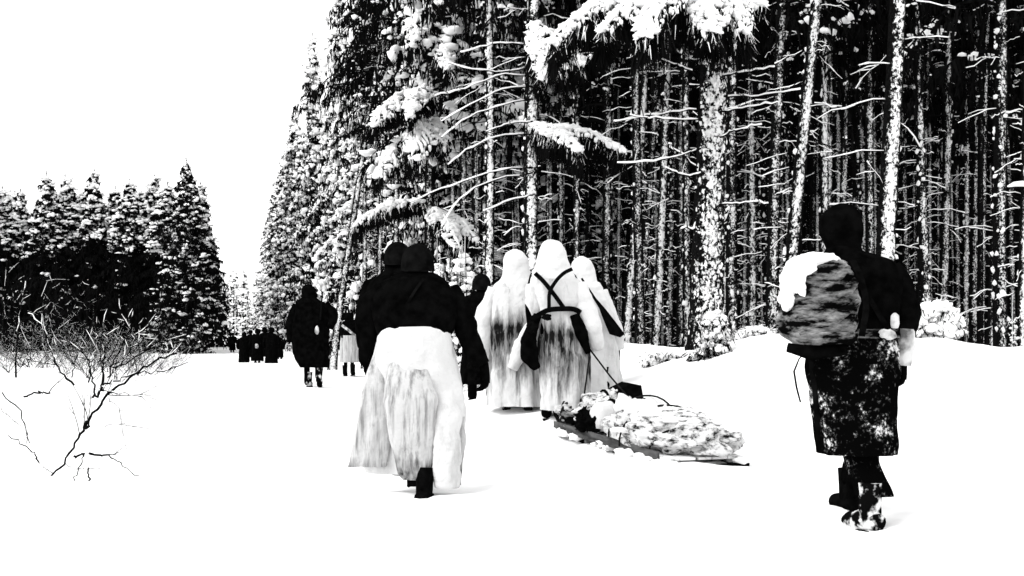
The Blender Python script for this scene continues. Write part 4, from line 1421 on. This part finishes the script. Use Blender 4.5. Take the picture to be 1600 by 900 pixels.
# dark undertunic showing between skirt and sleeve, and kit on the hip
sleeve('tunic_side', rb, [(x(896), -.14, z(492)), (x(906), -.15, z(520)), (x(917), -.13, z(552))], [.05, .075, .03], 'wool', seed=71)
mb = MB(); lump(mb, (x(832), -.16, z(512)), (.05, .04, .06), 3, .3, 0); mb.build('pouch', 'leather', rb)
sleeve('tunic_side', rb, [(x(840), -.08, z(492)), (x(826), -.12, z(530)), (x(828), -.10, z(556)), (x(838), -.06, z(575))], [.04, .075, .09, .04], 'wool', seed=72)
mb = MB(); lump(mb, (x(853), yb - .05, z(496)), (.05, .03, .03), 3, .25, 0); mb.build('buckle_pouch', 'leather', rb)
FC = mkfig(928, 15.3)
rc = hooded(FC, 'hooded man in a white cloak, right of the three hauling the sled',
            [(399, 906, 914, .05, .14), (404, 898, 922, .16, .13), (414, 893, 928, .23, .12), (428, 892, 931, .25, .11), (438, 893, 934, .27, .09), (446, 893, 940, .30, .07)],
            [(438, 900, 928, .2, .07), (444, 896, 938, .30, .06), (458, 894, 946, .36, .05), (490, 898, 956, .40, .03), (530, 900, 964, .42, .01), (580, 902, 968, .46, 0), (622, 902, 972, .5, 0)],
            [([(938, 456, .04), (950, 490, .0), (960, 520, -.02), (966, 545, .02)], [.08, .095, .095, .07])], 'cloth', 81, 1.62)
mb = MB(); hand_into(mb, (FC.x(966), .02, FC.z(548)), (0, .1, -1), (-.2, 1, 0), (-1, .2, 0)); mb.build('glove', 'wool', rc)
rif = thing('rifle', 'dark rifle slung slantwise across the right hooded man', 'rifle', tuple(FC.o + Vector((0, -.24, 0))))
x, z = FC.x, FC.z
mb = MB()
tube(mb, [(x(907), 0, z(436)), (x(925), -.01, z(464)), (x(938), -.02, z(484))], [.011, .014, .018], 8)
st = mb.build('barrel', 'steel', rif)
V = [(x(a), yy, z(b_)) for yy in (-.05, .01) for a, b_ in ((930, 468), (944, 484), (958, 502), (973, 522), (966, 527), (950, 522), (944, 508), (936, 488))]
Fx = []
for i in range(8):
    j = (i + 1) % 8
    Fx += [(i, j, 8 + j), (i, 8 + j, 8 + i)]
for i in range(1, 7):
    Fx += [(0, i + 1, i), (8, 8 + i, 9 + i)]
mb = MB(); mb.add(V, Fx); mb.build('stock', 'leather', rif, False)

# ---- man in long dark coat further up the track, and the small figure beside him
F4 = Fig(487, 606, 24.0)
F4.o.z = gz(F4.o.x, 24) - .02
F4.foot = 515 + (CAMZ - F4.o.z) / 24 * FPX
r4 = place(F4, 'person', 'man in long dark greatcoat walking alone up the track')
x, z = F4.x, F4.z
J = stand(1.74, .03, .2)
J['knr'] = (.11, -.02, .47); J['anr'] = (.13, -.22, .2)
body(r4, J, 1.74)
garment('fur_cap', r4, F4, [(444, 478, 484, .06, .07), (448, 472, 490, .2, .07), (455, 470, 493, .24, .07), (463, 470, 494, .24, .06), (468, 474, 491, .2, .05)], 'wool', fold=.02, rough=.01, nrow=18, fseed=91)
garment('greatcoat', r4, F4, [(464, 476, 492, .16, .05), (469, 466, 500, .26, .04), (478, 460, 508, .32, .03), (500, 455, 515, .36, .02), (520, 456, 514, .36, 0), (540, 456, 514, .38, 0), (560, 461, 514, .42, 0), (574, 469, 514, .44, 0)], 'wool', fold=.05, rough=.015, fseed=92)
sleeve('sleeve', r4, [(x(464), .03, z(476)), (x(455), 0, z(505)), (x(453), .03, z(535))], [.08, .085, .06], 'wool', seed=93)
sleeve('sleeve', r4, [(x(507), .03, z(476)), (x(521), 0, z(492)), (x(518), -.12, z(512))], [.08, .085, .06], 'wool', seed=94)
mb = MB(); lump(mb, (x(498), -.22, z(516)), (.035, .03, .07), 3, .2, 0); mb.build('mitten', 'pale', r4)
mb = MB(); tube(mb, [(x(503), -.2, z(500)), (x(506), -.18, z(456))], [.016, .012], 8); mb.build('slung_barrel', 'steel', r4)
boot(r4, (x(480), .2, .1), (0, 1, 0), 'frozen_boot'); boot(r4, (x(501), -.2, .2), (0, 1, 0), 'frozen_boot', 1.0, .5)

F5 = Fig(545, 580, 33.0)
F5.o.z = gz(F5.o.x, 33)
F5.foot = 515 + (CAMZ - F5.o.z) / 33 * FPX
r5 = place(F5, 'person', 'small far man in dark jacket and pale skirt-like cover right of the long coat')
x, z = F5.x, F5.z
hh = z(490)
body(r5, stand(hh), hh)
garment('jacket', r5, F5, [(499, 540, 552, .15, .05), (504, 534, 559, .28, .03), (515, 532, 561, .34, .01), (528, 533, 560, .34, 0)], 'wool', fold=.05, fseed=95, nrow=20)
garment('cover_skirt', r5, F5, [(524, 533, 560, .36, 0), (540, 532, 561, .38, 0), (566, 531, 560, .42, 0)], 'cloth_panel_shaded', fold=.08, fseed=97, nrow=24)
garment('cap', r5, F5, [(488, 543, 548, .06, .06), (491, 539, 552, .2, .06), (500, 539, 552, .2, .05)], 'wool', fold=.02, nrow=12, fseed=96)
strap('cross_strap', r5, [(x(535), -.14, z(508)), (x(546), -.185, z(516)), (x(558), -.14, z(526))], .06, .012, 'pale')
boot(r5, (-.11, .18, .1)); boot(r5, (.11, -.18, .13))

# ---- far group on the track
FAR = [(381, 519, 66, 'leftmost of the far dark group on the track'), (391, 516, 69, 'second from left in the far dark group on the track'), (402, 514, 65, 'middle man of the far dark group, pale patch at the hip'),
       (413, 512, 68, 'second from right in the far dark group on the track'), (424, 512, 64, 'rightmost of the tight far dark group on the track'), (437, 527, 74, 'small dark man just behind the far group'), (363, 520, 95, 'tiniest farthest dark figure left of the far group')]
for k, (px, py, D, lab) in enumerate(FAR):
    f = Fig(px, 560, D)
    f.o.z = gz(f.o.x, D) - (.18, .05, .22, .10, .2, .1, .1)[k]
    f.foot = 515 + (CAMZ - f.o.z) / D * FPX
    r = place(f, 'person', lab, group='far group of marching men')
    hh = f.z(py)
    body(r, stand(hh, .05, .15), hh, hands=False)
    s_ = hh / 1.75
    for nm, rows, m_ in (('cap', [(1.77, -.03, .03, .06, .08), (1.73, -.1, .1, .2, .08), (1.62, -.125, .125, .25, .08), (1.54, -.1, .1, .2, .06)], 'wool'),
                         ('greatcoat', [(1.52, -.08, .08, .16, .05), (1.46, -.2, .2, .26, .05), (1.36, -.25, .25, .34, .04), (1.0, -.25, .25, .38, 0), (.6, -.26, .26, .42, 0), (.2 + .05 * (k % 4), -.28, .28, .46, 0)], 'wool')):
        mb = MB()
        mb.add(*loft([tuple(np.array(q) * s_) for q in rows], nseg=28, nrow=18, fold=.04, fseed=100 + k))
        mb.build(nm, m_, r)
    for sx in (-1, 1):
        sleeve('sleeve', r, [(sx * .24 * s_, .04, 1.40 * s_), (sx * .33 * s_, 0, 1.12 * s_), (sx * .31 * s_, .08, .88 * s_)], [.075, .07, .05], 'wool', 10, 10, seed=k)
    if k == 2:
        mb = MB(); lump(mb, (.02, -.22, .98), (.08, .05, .11), 2, .15, 0); mb.build('mess_tin', 'pale', r)
    boot(r, (-.11, .15, .1)); boot(r, (.11, -.15, .12))

# ------------------------------------------------------------------ the loaded sled
sr = P(1092, 715, 11.7)
sr.z = gz(sr.x, 11.7)
sfp = P(905, 640, 14.0)
sfp.z = gz(sfp.x, 13.6)
sdv = Vector((sfp.x - sr.x, sfp.y - sr.y, 0))
SL = sdv.length
syaw = math.atan2(sdv.y, sdv.x) - PI / 2
spitch = math.atan2(sfp.z - sr.z, SL)
sled = thing('sled', 'low wooden sled loaded with bundles, roped behind the hooded three', 'sled', (sr.x, sr.y, sr.z - 0.05))
sled.rotation_euler = (spitch, 0, syaw)
rotm = sled.rotation_euler.to_matrix()
# local: +y forward (away), x right
for sx in (-.3, .3):
    mb = MB()
    tube(mb, [(sx, -.05, .02), (sx, .8, .012), (sx, 1.7, .02), (sx, 2.15, .06), (sx * .9, 2.45, .2), (sx * .8, 2.55, .36)], [.02, .022, .022, .022, .02, .016], 8)
    mb.build('runner', 'leather', sled)
for k in range(5):
    mb = MB(); box(mb, (-.36 + k * .147, -.08, .085), (-.36 + k * .147 + .136, 2.2, .105)); mb.build('plank', 'frosted_wood', sled, False)
for y in (.15, .8, 1.45, 2.05):
    mb = MB(); box(mb, (-.37, y, .035), (.37, y + .05, .083)); mb.build('crossbar', 'wood', sled, False)
mb = MB(); box(mb, (-.40, -.13, .012), (.40, -.085, .05)); mb.build('tail_board', 'leather', sled, False)
sb = MB()
for k in range(70):
    yy = RNG.uniform(-.15, 2.3)
    lump(sb, (RNG.choice([-1, 1]) * RNG.uniform(.33, .42), yy, .05 + RNG.uniform(0, .03)), np.array((.06, .1, .035)) * RNG.uniform(.4, 1.1), 2, .2)
sb.build('snow_crust', 'snow_load', sled, kind='stuff')
mb = MB(); box(mb, (-.385, .0, .07), (-.365, 2.2, .15)); mb.build('side_board', 'wood', sled, False)


def on_sled(name, label, cat, loc):
    t = thing(name, label, cat, tuple(sled.location + rotm @ Vector(loc)))
    t.rotation_euler = sled.rotation_euler
    return t


def bundle(parent, name, c, r, mat, jag=.13, sub=4, rz=0.0, flat=-.55):
    mb = MB()
    lump(mb, c, r, 5, jag, rz, flat)
    v = mb.v[0]
    off = RNG.uniform(-20, 20, 3)
    for i in range(len(v)):                                  # creased cloth
        q = Vector(v[i] * [5.0, 7.0, 10.0] + off)
        a = (1 - abs(mnoise.noise(q))) ** 3 + 0.5 * (1 - abs(mnoise.noise(q * 2.3))) ** 3
        dn = (v[i] - np.asarray(c)) / np.asarray(r) ** 1.0
        v[i] += dn / (np.linalg.norm(dn) + 1e-6) * (a - 0.6) * 0.035
    return mb.build(name, mat, parent)


t = on_sled('tarpaulin_load', 'crumpled pale tarpaulin load on the rear of the sled', 'load', (0, .55, .11))
bundle(t, 'tarpaulin', (0, 0, .11), (.40, .66, .21), 'tarp', .22, 4, 0.05, -.5)
bundle(t, 'tarpaulin_fold', (.12, -.28, .08), (.27, .34, .15), 'tarp', .3, 4, 0.4, -.4)
bundle(t, 'tarpaulin_fold', (-.10, .30, .14), (.24, .36, .24), 'cloth', .25, 4, 0.2, -.4)
for yy, rx, hz_ in ((-.38, .37, .20), (.1, .42, .33), (.45, .36, .38)):
    a = np.linspace(-.05, PI + .05, 18)
    mb = MB(); tube(mb, np.stack([rx * np.cos(a), yy + .02 * np.sin(3 * a), hz_ * np.sin(a) + .02], 1), .009, 6); mb.build('lashing', 'rope', t)
sb = MB()
for k in range(40):
    yy = RNG.uniform(-.4, .6); xx = RNG.normal(0, .16)
    lump(sb, (xx, yy, .11 + .21 * math.sqrt(max(0.05, 1 - (xx / .42) ** 2 - (yy / .72) ** 2))), (.08, .09, .02), 2, .15)
sb.build('snow_load', 'snow_load', t, kind='stuff')
t = on_sled('bedroll', 'strapped white bedroll across the middle of the sled', 'bedroll', (0, 1.35, .12))
mb = MB(); tube(mb, spline([(-.34, 0, .16), (0, .02, .18), (.34, 0, .16)], 16), np.r_[.1, np.full(14, .135), .09] * RNG.uniform(.93, 1.07, 16), 20); mb.build('roll', 'cloth', t)
for xx in (-.17, .15):
    a = np.linspace(0, 2 * PI, 22); mb = MB(); tube(mb, np.stack([np.full(22, xx), .145 * np.cos(a), .17 + .145 * np.sin(a)], 1), .016, 6); mb.build('strap', 'leather', t)
t = on_sled('kit_bag', 'small white bundle with dark straps in front of the bedroll', 'bundle', (-.08, 1.72, .12))
bundle(t, 'bag', (0, 0, .15), (.27, .22, .2), 'tarp', .25, 4, .3)
a = np.linspace(0, 2 * PI, 24)
for q in (.0, .12):
    mb = MB(); tube(mb, np.stack([q + .02 * np.sin(2 * a), .235 * np.cos(a), .15 + .215 * np.sin(a)], 1), .014, 6); mb.build('strap', 'leather', t)
t = on_sled('case', 'dark wedge-shaped case standing on the sled behind the hooded men', 'case', (.14, 1.9, .12))
V = [(xx, yy, zz) for yy in (-.1, .12) for xx, zz in ((-.22, .12), (.26, .12), (.2, .40), (.1, .42), (-.06, .35), (-.18, .24))]
Fx = []
for i in range(6):
    j = (i + 1) % 6
    Fx += [(i, j, 6 + j), (i, 6 + j, 6 + i)]
for i in range(1, 5):
    Fx += [(0, i, i + 1), (6, 7 + i, 6 + i)]
mb = MB(); mb.add(V, Fx); mb.build('shell', 'leather', t, False)
mb = MB(); tube(mb, [(-.24, -.13, .12), (.05, -.14, .13), (.3, -.13, .135)], [.02, .022, .02], 8); mb.build('rim_bar', 'leather', t)
mb = MB(); lump(mb, (0, 0, .07), (.24, .14, .1), 3, .1, 0); mb.build('base_sack', 'wool', t)
t = on_sled('dark_bundle', 'dark lumpy bundle on the left side of the sled', 'bundle', (-.28, 1.5, .12))
bundle(t, 'bag', (0, 0, .09), (.13, .22, .12), 'wool', .3, 4, .2)
bundle(t, 'bag', (.02, .42, .06), (.10, .13, .09), 'canvas', .3, 4, .5)
mb = MB(); tube(mb, [(-.1, -.1, .02), (-.12, .05, .2), (.02, .1, .24)], .012, 6); mb.build('strap', 'leather', t)
t = on_sled('rope_coil', 'coil of dark rope lying at the front end of the sled', 'rope', (-.13, 2.32, .18))
for k in range(6):
    a = np.linspace(0, 2 * PI, 30)
    rr = .11 + .012 * k
    mb = MB()
    tube(mb, np.stack([rr * np.cos(a) + RNG.normal(0, .01), .07 * np.sin(a) - .02 * k, .09 + rr * .72 * np.sin(a + .25 * k) + RNG.normal(0, .01)], 1), .015, 6)
    mb.build('coil_turn', 'rope' if k % 2 else 'rope_pale', t)
bundle(t, 'snowy_sack', (.06, .06, .05), (.2, .13, .11), 'tarp', .2)
# hauling ropes
hip = FB.o + Vector((FB.x(921), -.10, FB.z(546)))
for a_, b_, lab in ((hip, P(986, 626, 13.2), 'taut hauling rope slanting right to the sled'), (hip, P(913, 616, 13.5), 'short hauling rope dropping steeply to the coil')):
    t = thing('hauling_rope', lab, 'rope', tuple(b_))
    mb = MB()
    v0 = np.array(a_ - b_)
    tube(mb, [v0, v0 * .5 + [0, 0, -.015], [0, 0, 0]], .0085, 8)
    mb.build('cord', 'rope', t)

# ------------------------------------------------------------------ snow-covered bushes on the bank
def snow_bush(label, px, py, D, wpx, hpx, seed, twigs=18, name='snowy_bush', leafy=True):
    global RNG
    RNG = np.random.default_rng(seed)
    c = P(px, py, D)
    t = thing(name, label, 'bush', (c.x, D, gz(c.x, D) - .05))
    k = FPX / D
    W, H = wpx / k, max(hpx / k, c.z + hpx / k - t.location.z)
    sb, nb, tb = MB(), MB(), MB()
    for i in range(170):
        u, h_ = RNG.uniform(-1, 1), RNG.uniform(0.15, 1)
        rr = math.sqrt(max(0.02, 1 - h_ ** 2 * .9))
        lump(sb, (u * W * .5 * rr, RNG.uniform(-.5, .5) * W * .6 * rr, h_ * H * .86), np.array((W * .12, W * .12, W * .085)) * RNG.uniform(.45, 1.1), 2, .22)
    q = np.stack([RNG.uniform(-.55, .55, 900) * W, RNG.uniform(-.5, .5, 900) * W * .7, RNG.uniform(0, .75, 900) * H], 1)
    q = q[(q[:, 0] / (W * .6)) ** 2 + (q[:, 2] / (H * .95)) ** 2 < 1]
    needles(nb, q, .07, .014, .6)
    for i in range(twigs):
        a = RNG.uniform(0, PI)
        e = np.array([math.cos(a) * W * RNG.uniform(.3, .75), RNG.uniform(-.3, .3) * W, H * (.55 + .5 * math.sin(a) * RNG.uniform(.6, 1.1))])
        tube(tb, [(0, 0, 0), e * .5 + RNG.normal(0, .03, 3), e], [.012, .009, .004], 4)
        tube(sb, [e * .8 + [0, 0, .006], e + [0, 0, .004]], [.006, .004], 5)
    tb.build('stem', 'twig', t)
    nb.build('foliage', 'needle', t, False)
    sb.build('snow_load', 'snow_load', t, kind='stuff')


snow_bush('rounded bush heaped with snow right of the laden man', 1462, 535, 15.3, 84, 70, 401)
snow_bush('tall snow plug on a stump in front of the thickest spruce', 1118, 555, 15.6, 46, 82, 402, 8)
snow_bush('small snow-clotted tuft at the left foot of the thickest spruce', 1098, 575, 15.8, 40, 22, 403, 6)
snow_bush('low snowy twigs on the bank left of the thickest spruce', 1035, 560, 16.4, 60, 16, 404, 12)
snow_bush('snow-laden sapling showing right of the helmets', 722, 425, 24, 52, 62, 405, 10)
snow_bush('white snow plug just right of the front helmet', 684, 440, 22, 26, 62, 406, 4)
snow_bush('low snowy brush on the bank beside the snowy pack', 1178, 548, 17, 60, 22, 407, 10)
snow_bush('snowy sapling at the right border behind the bank', 1585, 525, 19, 26, 60, 408, 5)

# ------------------------------------------------------------------ bare shrubs at the left
def twiggy(tb, sb, p, d, L, r, depth, rg, snowp=0.6):
    n = 5
    pts = [np.array(p)]
    d = np.array(d) / np.linalg.norm(d)
    for i in range(n - 1):
        d = d + rg.normal(0, .12, 3) + [0, 0, .03]
        d /= np.linalg.norm(d)
        pts.append(pts[-1] + d * L / (n - 1))
    pts = np.array(pts)
    tube(tb, pts, np.linspace(r, r * .5, n), 4 if depth else 3, False)
    if rg.random() < snowp:
        a = rg.integers(0, 2)
        tube(sb, pts[a:a + 3] + [0, 0, r * .9], np.array([.5, .85, .4]) * (r * .75 + .002), 4)
    if depth:
        for k in range(rg.integers(3, 5)):
            i = rg.integers(1, n)
            dd = d + rg.normal(0, .55, 3)
            twiggy(tb, sb, pts[i], dd, L * rg.uniform(.4, .7), r * .5, depth - 1, rg, snowp)


def shrub(label, stems, base, seed, twigs=3, snowp=.5, tl=.35, group=None):
    """stems: list of (points (px,py,D), r0, r1)"""
    rg = np.random.default_rng(seed)
    t = thing('bare_shrub', label, 'shrub', base, 0, group)
    bs = np.array(base)
    sb = MB()
    for pts, r0, r1 in stems:
        p = np.array([P(*q) for q in pts]) - bs
        n = max(6, len(p) * 4)
        p = spline(p, n)
        p[1:-1] += rg.normal(0, .008, (n - 2, 3))
        mb = MB()
        tube(mb, p, np.linspace(r0, r1, n) * rg.uniform(.85, 1.15, n), 7)
        tb = mb
        for k in range(twigs if r0 > .004 else 1):
            i = rg.integers(n // 3, n)
            d = p[min(i + 1, n - 1)] - p[max(i - 1, 0)]
            twiggy(tb, sb, p[i], d / np.linalg.norm(d) + rg.normal(0, .5, 3) + [0, 0, .2], tl * rg.uniform(.5, 1.2), min(max(r1, .003), .004), 1, rg, snowp)
        mb.build('stem', 'twig', t)
        i0 = rg.integers(0, 3)
        if rg.random() < .4:
            tube(sb, p[i0 + n // 4:] + [0, 0, r0 * .7], r0 * rg.uniform(.3, .62, len(p[i0 + n // 4:])), 5)
    if sb.n:
        sb.build('snow_load', 'snow_load', t, kind='stuff')
    return t


def zz(pts, D, dj=0.0):
    out = []
    for k, (a, b_) in enumerate(pts):
        out.append((a / 2.5, 430 + b_ / 2.5, D + dj * k))
    return out


b0 = P(82, 745, 10.6)
b0.z = gz(b0.x, 10.6)
shrub('largest bare shrub arching right out of the snow in the left foreground', [
    (zz([(190, 800), (260, 715), (318, 622), (345, 575)], 10.6), .006, .012), (zz([(330, 590), (340, 578), (355, 560), (410, 480), (480, 420), (560, 362), (620, 325), (690, 305)], 10.6, .05), .013, .006),
    (zz([(398, 440), (405, 360), (412, 280)], 10.7), .009, .005), (zz([(395, 440), (440, 415), (530, 385), (640, 372), (735, 340)], 10.8, .06), .008, .003),
    (zz([(362, 478), (392, 452), (400, 436)], 10.6), .011, .010), (zz([(372, 470), (357, 385), (345, 330), (310, 285)], 10.6, -.05), .007, .003), (zz([(430, 355), (500, 320), (560, 300)], 10.7), .005, .003),
    (zz([(345, 420), (355, 350), (370, 290), (375, 230)], 10.9), .006, .003), (zz([(415, 485), (450, 505), (490, 545)], 10.6), .003, .0015), (zz([(425, 460), (530, 468), (602, 522)], 10.6), .003, .0015),
    (zz([(410, 592), (470, 575), (540, 580)], 10.5), .0025, .0015), (zz([(440, 360), (520, 330), (600, 270), (640, 235)], 11.0), .006, .003), (zz([(430, 430), (470, 350), (540, 265), (570, 215), (620, 130)], 11.1), .006, .004),
    (zz([(420, 400), (450, 330), (490, 250), (510, 190)], 11.1), .006, .004)], b0, 501, 4, .25, .32)
b1 = P(130, 735, 10.4); b1.z = gz(b1.x, 10.4)
shrub('low broken branches poking from the snow below the largest shrub', [
    (zz([(288, 707), (320, 700), (330, 698)], 10.4), .008, .006), (zz([(348, 696), (425, 702)], 10.4), .009, .007), (zz([(425, 702), (480, 745), (560, 795), (655, 850)], 10.4, -.05), .005, .0025),
    (zz([(330, 705), (300, 770), (280, 828)], 10.3), .005, .003), (zz([(346, 752), (345, 800), (340, 846)], 10.2), .007, .006), (zz([(250, 742), (310, 760)], 10.4), .003, .002), (zz([(425, 700), (475, 690)], 10.4), .004, .002)], b1, 502, 0, .1, .12)
b2 = P(50, 700, 11); b2.z = gz(b2.x, 11)
shrub('thin bent twigs at the left border below the leftmost stem', [
    (zz([(8, 458), (85, 545), (103, 608), (116, 656)], 11), .005, .004), (zz([(30, 625), (125, 690), (153, 732)], 11), .004, .006), (zz([(5, 520), (45, 562)], 11), .003, .002), (zz([(92, 475), (150, 458), (196, 460)], 11.2), .007, .006)], b2, 503, 1, .2, .18)
b3 = P(25, 582, 20); b3.z = gz(b3.x, 20) - .1
shrub('upright bare sapling at the left border', [
    ([(25, 590, 20), (26, 540, 20), (32, 485, 20.1), (40, 440, 20.1)], .015, .006), ([(26, 545, 20), (12, 530, 20), (0, 510, 20.1)], .01, .005), ([(30, 505, 20), (50, 490, 20), (68, 468, 20.1)], .009, .005), ([(28, 525, 20), (10, 500, 20), (5, 465, 20)], .009, .004),
    ([(28, 560, 20), (45, 550, 20), (62, 552, 20)], .006, .003)], b3, 504, 8, .12, .8)
b4 = P(113, 600, 18); b4.z = gz(b4.x, 18) - .1
shrub('slanting bare sapling leaning left beside the largest shrub', [
    ([(116, 602, 18), (92, 576, 18), (76, 538, 18.1), (68, 510, 18.1), (44, 490, 18.2)], .014, .006), ([(76, 538, 18), (86, 510, 18), (90, 480, 18)], .009, .005), ([(112, 590, 18), (120, 560, 18), (130, 530, 18.1)], .008, .004), ([(88, 570, 18), (60, 566, 18), (46, 562, 18)], .006, .003)], b4, 505, 8, .12, .7)


def make_brush(seed, h=2.2):
    rg = np.random.default_rng(seed)
    tb, sb = MB(), MB()
    for k in range(9):
        a = rg.uniform(0, 2 * PI)
        d = np.array([math.cos(a) * .7, math.sin(a) * .7, rg.uniform(.7, 1.5)])
        twiggy(tb, sb, rg.normal(0, .12, 3) * [1, 1, 0], d, h * rg.uniform(.5, 1), .012, 3, rg, .3)
    return tb.mesh('brush_stem_%d' % seed, 'twig'), sb.mesh('brush_snow_%d' % seed, 'snow_load')


BR = [make_brush(600 + k) for k in range(3)]
rg = np.random.default_rng(77)
spots = [(15, 24), (60, 27), (100, 25), (140, 24), (170, 28), (205, 30), (235, 33), (262, 36), (40, 34), (120, 33), (185, 24), (80, 38), (150, 38), (-10, 28), (222, 26)]
for k, (px, D) in enumerate(spots):
    X = (px - 800) / FPX * D
    t = thing('bare_shrub', 'tangled snow-flecked brushwood before the left stand, %s clump from the left' % (ORD + ['fourteenth', 'fifteenth'])[sorted(q[0] for q in spots).index(px)], 'shrub', (X, D, gz(X, D) - .05), rg.uniform(0, 6), 'brushwood before the left stand')
    s_ = rg.uniform(.4, .62) * D / 30
    t.scale = (s_, s_, s_ * rg.uniform(.7, 1.0))
    me = BR[k % 3]
    link('stem', me[0], t, kind='stuff'); link('snow_load', me[1], t, kind='stuff')

for k in range(12):
    D = rg.uniform(40, 75)
    X = (rg.uniform(-20, 240) - 800) / FPX * D
    t = thing('bare_shrub', 'low far twiggy scrub at the foot of the left stand', 'shrub', (X, D, gz(X, D) - .05), rg.uniform(0, 6), 'low scrub at the foot of the left stand')
    s_ = rg.uniform(.45, .8)
    t.scale = (s_ * 1.5, s_ * 1.5, s_)
    me = BR[k % 3]
    link('stem', me[0], t, kind='stuff'); link('snow_load', me[1], t, kind='stuff')
